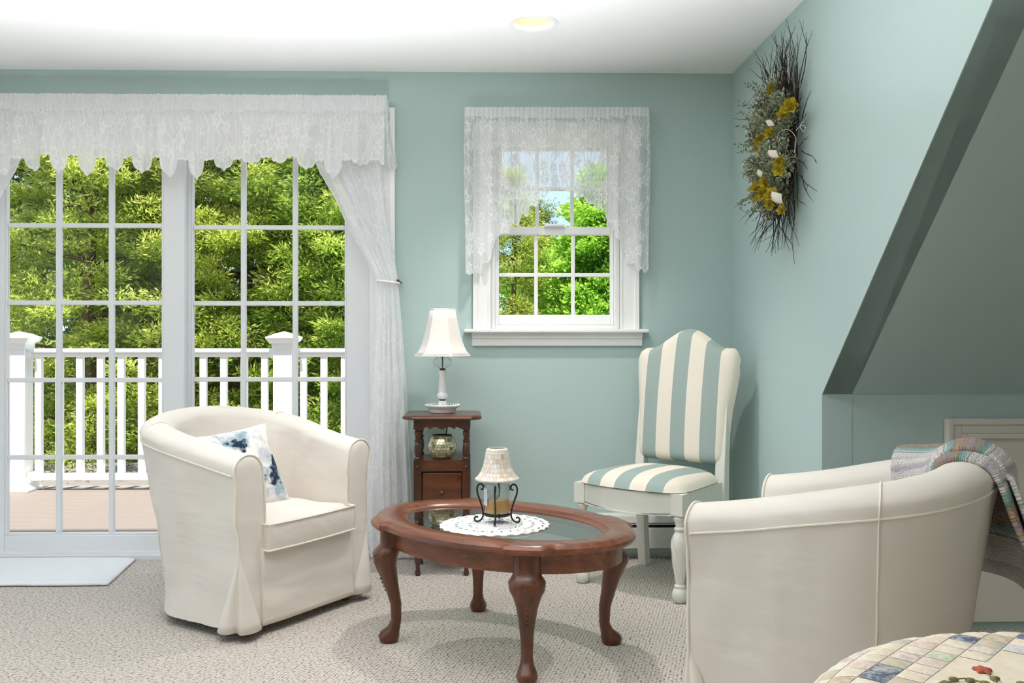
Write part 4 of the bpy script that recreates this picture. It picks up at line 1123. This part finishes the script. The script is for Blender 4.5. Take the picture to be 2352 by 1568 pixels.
for s_ in (-1, 1): hg.add([(PX - pw - .004, -PY - .009, .435), (PX - pw - .004 + s_ * .022, -PY - .009, .448), (PX - pw - .004 + s_ * .017, -PY - .009, .435), (PX - pw - .004 + s_ * .022, -PY - .009, .422)], [(0, 1, 2, 3)])
hg.build('hinge', 'brass_dark', dr_, 0, solid=.003)
MB().lathe([(.005, 0), (.004, .006), (.011, .012), (.012, .018), (.004, .023)], 16).xf(Matrix.Translation((0, -PY - .006, .372)) @ Matrix.Rotation(PI / 2, 4, 'X')).build('knob', 'brass_dark', dr_)

# mosaic bowl on the shelf
bprof = [(.036, .0), (.048, .008), (.06, .028), (.0655, .05), (.063, .07), (.054, .09), (.046, .101), (.045, .106)]
bw = thing('mosaic_bowl', 'round gold mirror mosaic glass votive bowl on the side table shelf', 'bowl', (stx - .002, sty - .035, .5185))
MB().lathe(bprof + [(.043, .106), (.044, .1), (.052, .088), (.06, .07), (.0625, .05), (.057, .03), (.046, .012), (.001, .008)], 44).build('bowl_body', 'grout_dark', bw, 60)
mosaic(bprof[:-1], 9, .0015, .0014, 9, 'mosaic_gold', bw, 'mosaic_tiles', lambda r: int(2 * PI * r / .0142))

# table lamp
lp = thing('table_lamp', 'milk glass table lamp with white bell shade on the side table', 'lamp', (stx - .002, sty + .01, .7215), 0)
MB().lathe([(.055, 0), (.058, .002), (.06, .008), (.064, .02), (.076, .027), (.078, .031), (.07, .031), (.05, .024), (.024, .022), (.022, .03), (.018, .05), (.0175, .056)], 44).build('base_dish', 'milk_glass', lp, 50)
bd = MB()
for k in range(30): bd.ico((.0765 * math.cos(2 * PI * k / 30), .0765 * math.sin(2 * PI * k / 30), .0345), .0065, 1)
bd.build('bead_rim', 'milk_glass', lp, 180)
MB().lathe([(.014, .0555), (.015, .057), (.015, .06), (.014, .0615)], 20).lathe([(.011, .197), (.014, .1985), (.014, .203), (.01, .205)], 20).build('collar', 'brass_dark', lp)
MB().lathe([(.012, .0615), (.022, .068), (.026, .078), (.022, .088), (.0165, .094), (.0185, .1), (.0135, .172), (.016, .176), (.0185, .184), (.016, .193), (.011, .197)], 40, mod=lambda a, z: 1 + (.06 * math.cos(a * 10) if .095 < z < .175 or z < .09 else .02 * math.cos(a * 8))).build('column', 'milk_glass', lp, 60)
MB().lathe([(.009, .203), (.022, .206), (.037, .216), (.0435, .23), (.041, .244), (.028, .254), (.012, .258)], 32, mod=lambda a, z: 1 + .02 * math.cos(a * 8)).build('glass_ball', 'jar_glass', lp, 60)
MB().tube([(0, 0, .2), (0, 0, .31)], .0028, 8).lathe([(.01, .258), (.013, .27), (.013, .31), (.009, .315)], 14).build('stem', 'brass_dark', lp)
SHP = [(.130, .262), (.112, .282), (.098, .31), (.086, .345), (.075, .39), (.066, .43), (.058, .478)]
def hexr(r, z, n=6):
    return [(r * math.cos(PI / 3 * k + PI / 6 + .35), r * math.sin(PI / 3 * k + PI / 6 + .35), z) for k in range(n)]
for k in range(6):
    R = []
    for r, z in SHP:
        h_ = [Vector(p) for p in hexr(r, z)]; a_, b_ = h_[k], h_[(k + 1) % 6]; row = []
        for q in np.linspace(0, 1, 9):
            p = a_.lerp(b_, q); dip = .006 * math.sin(q * PI) if z < .28 else .002 * math.sin(q * PI)
            row.append(p * (1 - 0 * dip) + Vector((0, 0, dip * .5 if z < .265 else 0)))
        R.append(row)
    MB().loft(R, False, False).build('shade_panel', 'shade_fabric', lp, 180, solid=.002)
rb = MB()
for k in range(6): rb.tube([hexr(r, z)[k] for r, z in SHP], .0022, 6)
for r, z in (SHP[0], SHP[-1]): rb.tube([hexr(r, z)[k % 6] for k in range(7)], .0028, 6)
rb.build('shade_trim', 'shade_trim', lp)
MB().tube([(.0, 0, .478), (.05, .02, .478)], .0015, 5).tube([(.0, 0, .478), (-.05, -.02, .478)], .0015, 5).tube([(0, 0, .31), (0, 0, .48)], .002, 6).build('shade_spider', 'brass_dark', lp)
MB().tube(catmull([(-.0, .07, .01), (.03, .17, .0), (.02, .186, -.06), (.012, .19, -.11), (.0, .19, -.2), (.0, .19, -.6)], 6), .0028, 6).build('lamp_cord', 'cord_dark', lp)

# ------------------------------------------------------------------ striped chair
sc_ = thing('side_chair', 'white painted side chair with teal and cream striped seat and tall back', 'chair', (.792, -.470, 0), math.radians(-42))
FX, FY, BX, BY = .238, -.215, .205, .215
for sx in (-1, 1):
    m = MB().box(sx * FX - .027, sx * FX + .027, FY - .027, FY + .027, .352, .438)
    prf = [(.017, 0), (.024, .004), (.03, .02), (.031, .035), (.026, .052), (.02, .058), (.022, .064), (.022, .07), (.016, .075), (.0175, .082)]
    prf2 = [(.0175, .082), (.02, .1), (.026, .14), (.0315, .19), (.034, .225), (.032, .25), (.026, .27), (.02, .282)]
    prf3 = [(.02, .282), (.016, .287), (.023, .293), (.023, .3), (.016, .305), (.018, .315), (.019, .325), (.024, .332), (.025, .34), (.02, .345), (.02, .353)]
    m.lathe(prf, 28, (sx * FX, FY, 0)); m.lathe(prf3, 28, (sx * FX, FY, 0))
    fine = [(interp(z, [p[1] for p in prf2], [p[0] for p in prf2]), z) for z in np.linspace(.082, .282, 40)]
    m.lathe(fine, 60, (sx * FX, FY, 0), mod=lambda a, z, sx=sx: 1 + .12 * abs(math.sin(3 * (a + sx * z * 13))) - .06)
    m.build('leg', 'chair_paint', sc_, 45)
    R = []
    for z, y, w_ in ((0, .025, .021), (.2, .008, .021), (.40, 0, .024), (.5, .004, .023), (.75, .03, .02), (.98, .062, .018)):
        R.append([(sx * BX + a * w_, BY + y + b * w_, z) for a, b in ((-1, -1), (1, -1), (1, 1), (-1, 1))])
    MB().loft(R).build('leg', 'chair_paint', sc_, 30, .003)
def arail(p0, p1, bow, z0, z1, th_=.02):
    p0, p1 = Vector((*p0, 0)), Vector((*p1, 0)); d = (p1 - p0).normalized(); n = Vector((d.y, -d.x, 0)); R = []
    for k in range(15):
        q = k / 14; c_ = p0.lerp(p1, q) + n * bow * math.sin(q * PI) ; zz = z0 + .012 * (0 if bow == 0 else 1 - math.sin(q * PI))
        R.append([c_ - n * th_ / 2 + Vector((0, 0, zz)), c_ + n * th_ / 2 + Vector((0, 0, zz)), c_ + n * th_ / 2 + Vector((0, 0, z1)), c_ - n * th_ / 2 + Vector((0, 0, z1))])
    return MB().loft(R)
arail((-FX + .026, FY - .012), (FX - .026, FY - .012), .035, .345, .436).build('front_rail', 'chair_paint', sc_, 30, .003)
arail((-FX + .026, FY - .012), (FX - .026, FY - .012), .037, .341, .347, .026).build('rail_bead', 'chair_paint', sc_, 30, .002)
arail((FX, FY + .026), (BX, BY - .02), 0, .355, .436).build('side_rail', 'chair_paint', sc_, 30, .003)
arail((-BX, BY - .02), (-FX, FY + .026), 0, .355, .436).build('side_rail', 'chair_paint', sc_, 30, .003)
arail((BX - .02, BY), (-BX + .02, BY), 0, .355, .436).build('back_rail', 'chair_paint', sc_, 30, .003)
def seat_pt(a, b, top):
    x, y = 2 * a - 1, 2 * b - 1
    wd = FX + .026 + (BX + .012 - FX - .026) * b
    k = (abs(x) ** 7 + abs(y) ** 7) ** (1 / 7); m_ = max(abs(x), abs(y)); f = m_ / k if k > 1e-6 else 1
    xx, yy = x * f, y * f
    px = xx * wd; py = FY - .028 + (BY - .01 - FY + .028) * (yy + 1) / 2 - .036 * (1 - xx * xx) * (1 - (yy + 1) / 2) ** 2
    e_ = 1 - k if k < 1 else 0
    z = .441 + (.055 * (1 - max(0, min(1, m_)) ** 5) ** .6 + .012 * (1 - x * x) * (1 - y * y) if top else 0)
    return (px, py, z)
sm = MB().grid(40, 40, lambda a, b: seat_pt(a, b, True)); sm.grid(40, 40, lambda a, b: seat_pt(1 - a, b, False))
sm.build('seat', 'stripe_fabric', sc_, 180)
def back_pt(a, b, front):
    u = 2 * a - 1
    hwid = interp(b, [0, .08, .5, .8, .93, 1], [.212, .222, .236, .256, .262, .258])
    ztop = 1.02 + .088 * (.5 + .5 * math.cos(PI * min(1, abs(u) / .74))) ** .78 - .05 * max(0, (abs(u) - .86) / .14) ** 2
    zbot = .505 + .012 * max(0, (abs(u) - .9) / .1) ** 2
    z = zbot + (ztop - zbot) * b; x = u * hwid
    lean = BY - .012 + (z - .5) * .135
    ed = max(0, 1 - abs(u) ** 9) ** .5 * max(0, 1 - abs(2 * b - 1) ** 16) ** .5
    y = lean + .025 - (.05 * ed + .018 * (1 - u * u) * math.sin(b * PI) if front else -.012 * ed)
    return (x, y, z)
bm_ = MB().grid(48, 40, lambda a, b: back_pt(a, b, True)); bm_.grid(48, 40, lambda a, b: back_pt(1 - a, b, False))
bm_.build('backrest', 'stripe_fabric', sc_, 180)

# ------------------------------------------------------------------ dried flower swag on the dormer wall
wc = at_x(XC, 1822, 335)
wr = thing('twig_wreath', 'dried twig wreath with yellow flowers, shells and sage sprigs on the side wall', 'wreath', (XC, wc.y, wc.z))
rng = np.random.default_rng(12)
tw = MB()
for k in range(210):
    up = rng.random()
    if up < .42: a = rng.normal(PI / 2, .42)
    elif up < .72: a = rng.normal(-PI / 2, .5)
    else: a = rng.random() * 2 * PI
    r0 = rng.uniform(.02, .16); ln = rng.uniform(.16, .30) if abs(math.sin(a)) > .75 else rng.uniform(.1, .17)
    x = -rng.uniform(.01, .07); y0, z0 = r0 * math.cos(a) * .8 + rng.normal() * .05, r0 * math.sin(a) * 1.2 + rng.normal() * .03
    pts = [Vector((x, y0, z0))]; d = Vector((-.1 * rng.random(), math.cos(a), math.sin(a)))
    for q in range(5):
        d = (d + Vector((rng.normal() * .12 - .02, rng.normal() * .16, rng.normal() * .16))).normalized(); pts.append(pts[-1] + d * ln / 5)
        pts[-1].x = min(pts[-1].x, -.006)
        if q in (2, 3) and rng.random() < .7:
            e_ = pts[-1] + (d + Vector((0, rng.normal() * .7, rng.normal() * .7))).normalized() * ln * .2; e_.x = min(e_.x, -.006)
            tw.tube([pts[-1], e_], [.0011, .0006], 3, False)
    tw.tube(pts, [.0022, .002, .0017, .0014, .0011, .0006], 4, False)
for k in range(26):
    a0 = rng.random() * 6.28; rr = rng.uniform(.09, .15)
    tw.tube([Vector((-.02 - .04 * rng.random(), rr * .85 * math.cos(a0 + q * .33), rr * 1.45 * math.sin(a0 + q * .33))) for q in range(9)], .0026, 4, False)
tag(tw.build('twigs', 'twig', wr), None, None, None, 'stuff')
def cloud(n, ry, rz, x0, x1, zo=0):
    an = rng.random(n) * 2 * PI; r = np.sqrt(rng.uniform(.1, 1, n))
    y, z = ry * r * np.cos(an), rz * r * np.sin(an) + zo
    return np.c_[-(x0 + (x1 - x0) * rng.random(n) * (1 - .55 * r ** 2)), y, z]
ncl = 120; Cc = cloud(ncl, .16, .27, .05, .17); per = 46; ci = np.repeat(np.arange(ncl), per); N = ncl * per
P = Cc[ci] + unit(rng, N) * (.032 * rng.random(N) ** .5)[:, None]; P[:, 0] = np.minimum(P[:, 0], -.012)
D = (P - np.array([.05, 0, 0])); D /= np.linalg.norm(D, axis=1)[:, None]; D = D * .6 + rng.normal(size=(N, 3)) * .6
tt = rng.random(ncl)[ci] * .7 + rng.random(N) * .3
tag(link('sprigs', leaf_mesh('sprigs', P, D, unit(rng, N), rng.uniform(.012, .024, N), rng.uniform(.006, .011, N), tt, 'sprig'), wr), None, None, None, 'stuff')
sel = rng.choice(ncl, 46); ci = np.repeat(sel, 50); N = len(ci)
P = Cc[ci] + unit(rng, N) * (.034 * rng.random(N) ** .4)[:, None] - np.array([.012, 0, 0]); P[:, 0] = np.minimum(P[:, 0], -.012)
tag(link('blossoms', leaf_mesh('blossoms', P, rng.normal(size=(N, 3)), unit(rng, N), rng.uniform(.006, .011, N), rng.uniform(.005, .009, N), rng.random(N), 'blossom'), wr), None, None, None, 'stuff')
# feathery long sprigs leaning out to the left
fe = []
for k in range(26):
    a = rng.uniform(.0, 6.28); b0 = Vector((-rng.uniform(.06, .11), .12 * math.cos(a), .2 * math.sin(a))); d = Vector((-.5 - .4 * rng.random(), math.cos(a) * .7 + .3, math.sin(a) * .6)).normalized()
    for q in range(22): fe.append((b0 + d * q * .0055, d))
fp = np.array([tuple(p) for p, _ in fe]); fd = np.array([tuple(d) for _, d in fe]) * .5 + rng.normal(size=(len(fe), 3)) * .6
tag(link('feather_sprigs', leaf_mesh('feather_sprigs', fp, fd, unit(rng, len(fe)), rng.uniform(.01, .017, len(fe)), rng.uniform(.005, .008, len(fe)), rng.random(len(fe)) * .5, 'sprig'), wr), None, None, None, 'stuff')
def flower(c, r, seed):
    rg_ = random.Random(seed); m = MB(); tn = []
    ax = Vector((-.7, rg_.uniform(-1.1, -.3), rg_.uniform(-.35, .5))).normalized(); u = ax.cross(Vector((0, 0, 1))).normalized(); w_ = ax.cross(u)
    for ring, (np_, rr, lift) in enumerate(((6, r, .35), (5, r * .65, .8))):
        for k in range(np_):
            a = 2 * PI * k / np_ + ring * .5 + rg_.uniform(-.15, .15); dr = u * math.cos(a) + w_ * math.sin(a); sd2 = ax.cross(dr); o = len(m.v); v_ = rg_.random()
            for i in range(5):
                f = i / 4; wd = rr * .62 * math.sin(min(1, f * .85 + .12) * PI) ** .6
                for j in (-1, 0, 1): m.v.append(tuple(Vector(c) + dr * rr * f + ax * (lift * rr * f * f * .8 + rr * .16 * abs(j) + .12 * rr * math.sin(f * 7 + k * 2 + j)) + sd2 * j * wd * .72))
            for i in range(4):
                for j in range(2): q = o + i * 3 + j; m.f.append((q, q + 1, q + 4, q + 3)); tn.append(v_ * .5 + .14 * i)
    m.att['tint'] = ('FACE', tn); return m.build('flower', 'petal', wr, 60)
def wpt(u, v, out):
    p = at_x(XC - out, u, v); return (p.x - XC, p.y - wc.y, p.z - wc.z)
for i, (u, v, out, r) in enumerate([(1815, 246, .12, .042), (1772, 205, .12, .026), (1748, 322, .17, .034), (1768, 305, .16, .03), (1790, 372, .17, .03), (1790, 390, .18, .032), (1738, 430, .17, .034), (1758, 420, .18, .034), (1772, 448, .17, .036), (1752, 446, .17, .034), (1768, 470, .15, .026), (1796, 482, .13, .026), (1736, 452, .15, .03), (1800, 262, .12, .034), (1744, 340, .15, .03)]):
    flower(wpt(u, v, out * .85), r * .82, i * 3 + 1)
def shell(c, r, ang, seed):
    m = MB(); R = []
    for i in range(7):
        f = i / 6; ring = []
        for j in range(25):
            a = -1.05 + 2.1 * j / 24; rr = r * f * (1 + .05 * math.cos(j * PI / 1.5))
            y, z = rr * math.sin(a), rr * math.cos(a); x = -r * .35 * math.sin(f * PI * .75) * math.cos(a * 1.1) - .0012 * math.cos(j * PI / 1.5) * f
            ring.append((x, y * math.cos(ang) - z * math.sin(ang), y * math.sin(ang) + z * math.cos(ang)))
        R.append(ring)
    m.loft(R, False, False); rt = Matrix.Rotation(math.radians(50), 3, 'Z'); m.v = [tuple(rt @ Vector(p) + Vector(c)) for p in m.v]
    return m.build('shell', 'shell', wr, 180, solid=.0015)
for i, (u, v, out, r, an) in enumerate([(1783, 345, .185, .058, -2.5), (1752, 395, .18, .04, -2.0), (1795, 445, .175, .07, -2.3), (1765, 290, .18, .045, .6)]): shell(wpt(u, v, out * .9), r * .52, an, i)
rv = MB().tube(catmull([wpt(u, v, .12) for u, v in ((1828, 300), (1840, 288), (1850, 292), (1846, 302), (1838, 292), (1842, 282), (1848, 278))], 5), .0009, 5).tube(catmull([wpt(u, v, .14) for u, v in ((1785, 320), (1792, 302), (1812, 298), (1828, 318), (1824, 350))], 5), .0009, 5)
rv.build('raffia_curl', 'shell', wr)

# ------------------------------------------------------------------ bed with patchwork quilt
BX0, BX1, BY1, BY0, BZ, BR = .395, 2.35, -2.985, -5.3, .60, .40
bed = thing('bed', 'bed under a cream patchwork quilt in the lower right corner', 'bed', (BX0, BY1, 0))
def rr_out(n=200):
    pts = []; w_, l_ = BX1 - BX0, BY1 - BY0
    for (cx_, cy_, a0) in ((w_ - .1, -.1, 0), (BR, -BR, 90), (.1, -l_ + .1, 180), (w_ - .1, -l_ + .1, 270)):
        R_ = BR if a0 == 90 else .1
        for k in range(n // 4): a = math.radians(a0 + 90 * k / (n // 4 - 1)); pts.append((Vector((cx_ + R_ * math.cos(a), cy_ + R_ * math.sin(a), 0)), Vector((math.cos(a), math.sin(a), 0))))
    return pts
RO = rr_out()
def ring_b(inset, z): return [p - n * inset + Vector((0, 0, z)) for p, n in RO]
ER = .09
rings = [ring_b(-.01, .16), ring_b(0, .3), ring_b(0, BZ - ER)] + [ring_b(ER - ER * math.cos(a), BZ - ER + ER * math.sin(a)) for a in np.linspace(.15, PI / 2, 9)]
ctr = Vector(((BX1 - BX0) / 2, -(BY1 - BY0) / 2, BZ))
last = rings[-1]
for f in (.2, .4, .6, .8, .99): rings.append([p.lerp(ctr, f) + Vector((0, 0, 0)) for p in last])
qb = MB().loft(rings, False).build('quilt', 'quilt_cream', bed, 60)
tag(qb, 'cream quilt with scattered print patches and embroidered flowers')
MB().box(.06, BX1 - BX0 - .06, BY0 - BY1 + .1, -.08, .12, BZ - .06).build('mattress', 'pillow_back', bed, 40, .04)
for x in (.12, BX1 - BX0 - .12):
    for y in (-.16, BY0 - BY1 + .16): MB().box(x - .03, x + .03, y - .03, y + .03, 0, .14).build('bed_leg', 'foot_wood', bed, 40, .004)
def sdf(x, y):
    w_ = BX1 - BX0
    if x < BR and y > -BR: return BR - math.hypot(x - BR, y + BR)
    return min(x, -y, w_ - x)
def qsurf(x, y, off):
    """quilt surface over (x,y), rounding over the edge"""
    d = sdf(x, y); e_ = 1e-3; gx, gy = (sdf(x + e_, y) - d) / e_, (sdf(x, y + e_) - d) / e_; l = math.hypot(gx, gy) + 1e-9; gx, gy = gx / l, gy / l
    if d >= ER:
        f = 0; return Vector((x, y, BZ + .0008 + off))
    arc = (ER - d)            # distance along the rounding
    th_ = min(arc / ER, 1.5); 
    ax_, ay_ = x + gx * arc, y + gy * arc
    o = (ER + off + .0008) * math.sin(th_); z = BZ - ER + (ER + off + .0008) * math.cos(th_)
    return Vector((ax_ - gx * o, ay_ - gy * o, z))
PSZ = .036
rq = random.Random(5); npz = 0
for i in range(-44, 44):
    for j in range(-44, 44):
        cx_, cy_ = (i + j) * PSZ * .7071 + .5, (i - j) * PSZ * .7071 - .3
        d = sdf(cx_, cy_)
        if d < -.045 or d > .17 or cx_ > 1.15 or cy_ < -.62: continue
        pick = rq.random()
        mt = QP[0] if pick < .5 else QP[1 + int((pick - .5) / .5 * 7) % 7]
        m = MB(); n_ = 4
        def pf(a, b):
            u, w2 = (a - .5) * PSZ * .96, (b - .5) * PSZ * .96
            puff = .0032 * (1 - (2 * a - 1) ** 4) * (1 - (2 * b - 1) ** 4)
            return qsurf(cx_ + (u + w2) * .7071, cy_ + (u - w2) * .7071, puff)
        m.grid(n_, n_, pf).build('patch', mt, qb, 180); npz += 1
# embroidered poppies and stems on the plain middle of the quilt
def q_at(u, v):
    p = at_z(BZ + .012, u, v); return p.x - BX0, p.y - BY1
def blob(u, v, r, mat, nm, k=6, sq=.6):
    x, y = q_at(u, v); m = MB(); n_ = 26
    ring = lambda f, o: [qsurf(x + r * f * (1 + .22 * math.cos(k * 2 * PI * q / n_)) * math.cos(2 * PI * q / n_), y + r * sq * f * (1 + .22 * math.cos(k * 2 * PI * q / n_)) * math.sin(2 * PI * q / n_), o) for q in range(n_)]
    m.loft([ring(1, .0005), ring(.9, .003), ring(.5, .0045), ring(.05, .005)], False).build(nm, mat, qb, 180)
for u, v, r in ((2257, 1521, .011), (2220, 1567, .011), (2300, 1600, .01)): blob(u, v, r, 'embroidery_red', 'embroidered_flower', 5, 1.1)
for u, v in ((2190, 1543), (2228, 1545), (2262, 1552), (2285, 1541), (2302, 1557), (2345, 1553), (2288, 1563), (2335, 1562)): blob(u, v, .006, 'embroidery_green', 'embroidered_leaf', 3, .8)
blob(2172, 1552, .008, 'embroidery_green', 'embroidered_leaf', 4, .8)
for pl_ in (((2264, 1528), (2275, 1538), (2290, 1552)), ((2182, 1545), (2215, 1543), (2245, 1549), (2290, 1560))):
    MB().tube([qsurf(*q_at(u, v), .003) for u, v in pl_], .0011, 5).build('embroidered_stem', 'embroidery_green', qb)
print('patches', npz, 'objects', len(bpy.data.objects))
bpy.context.view_layer.update()
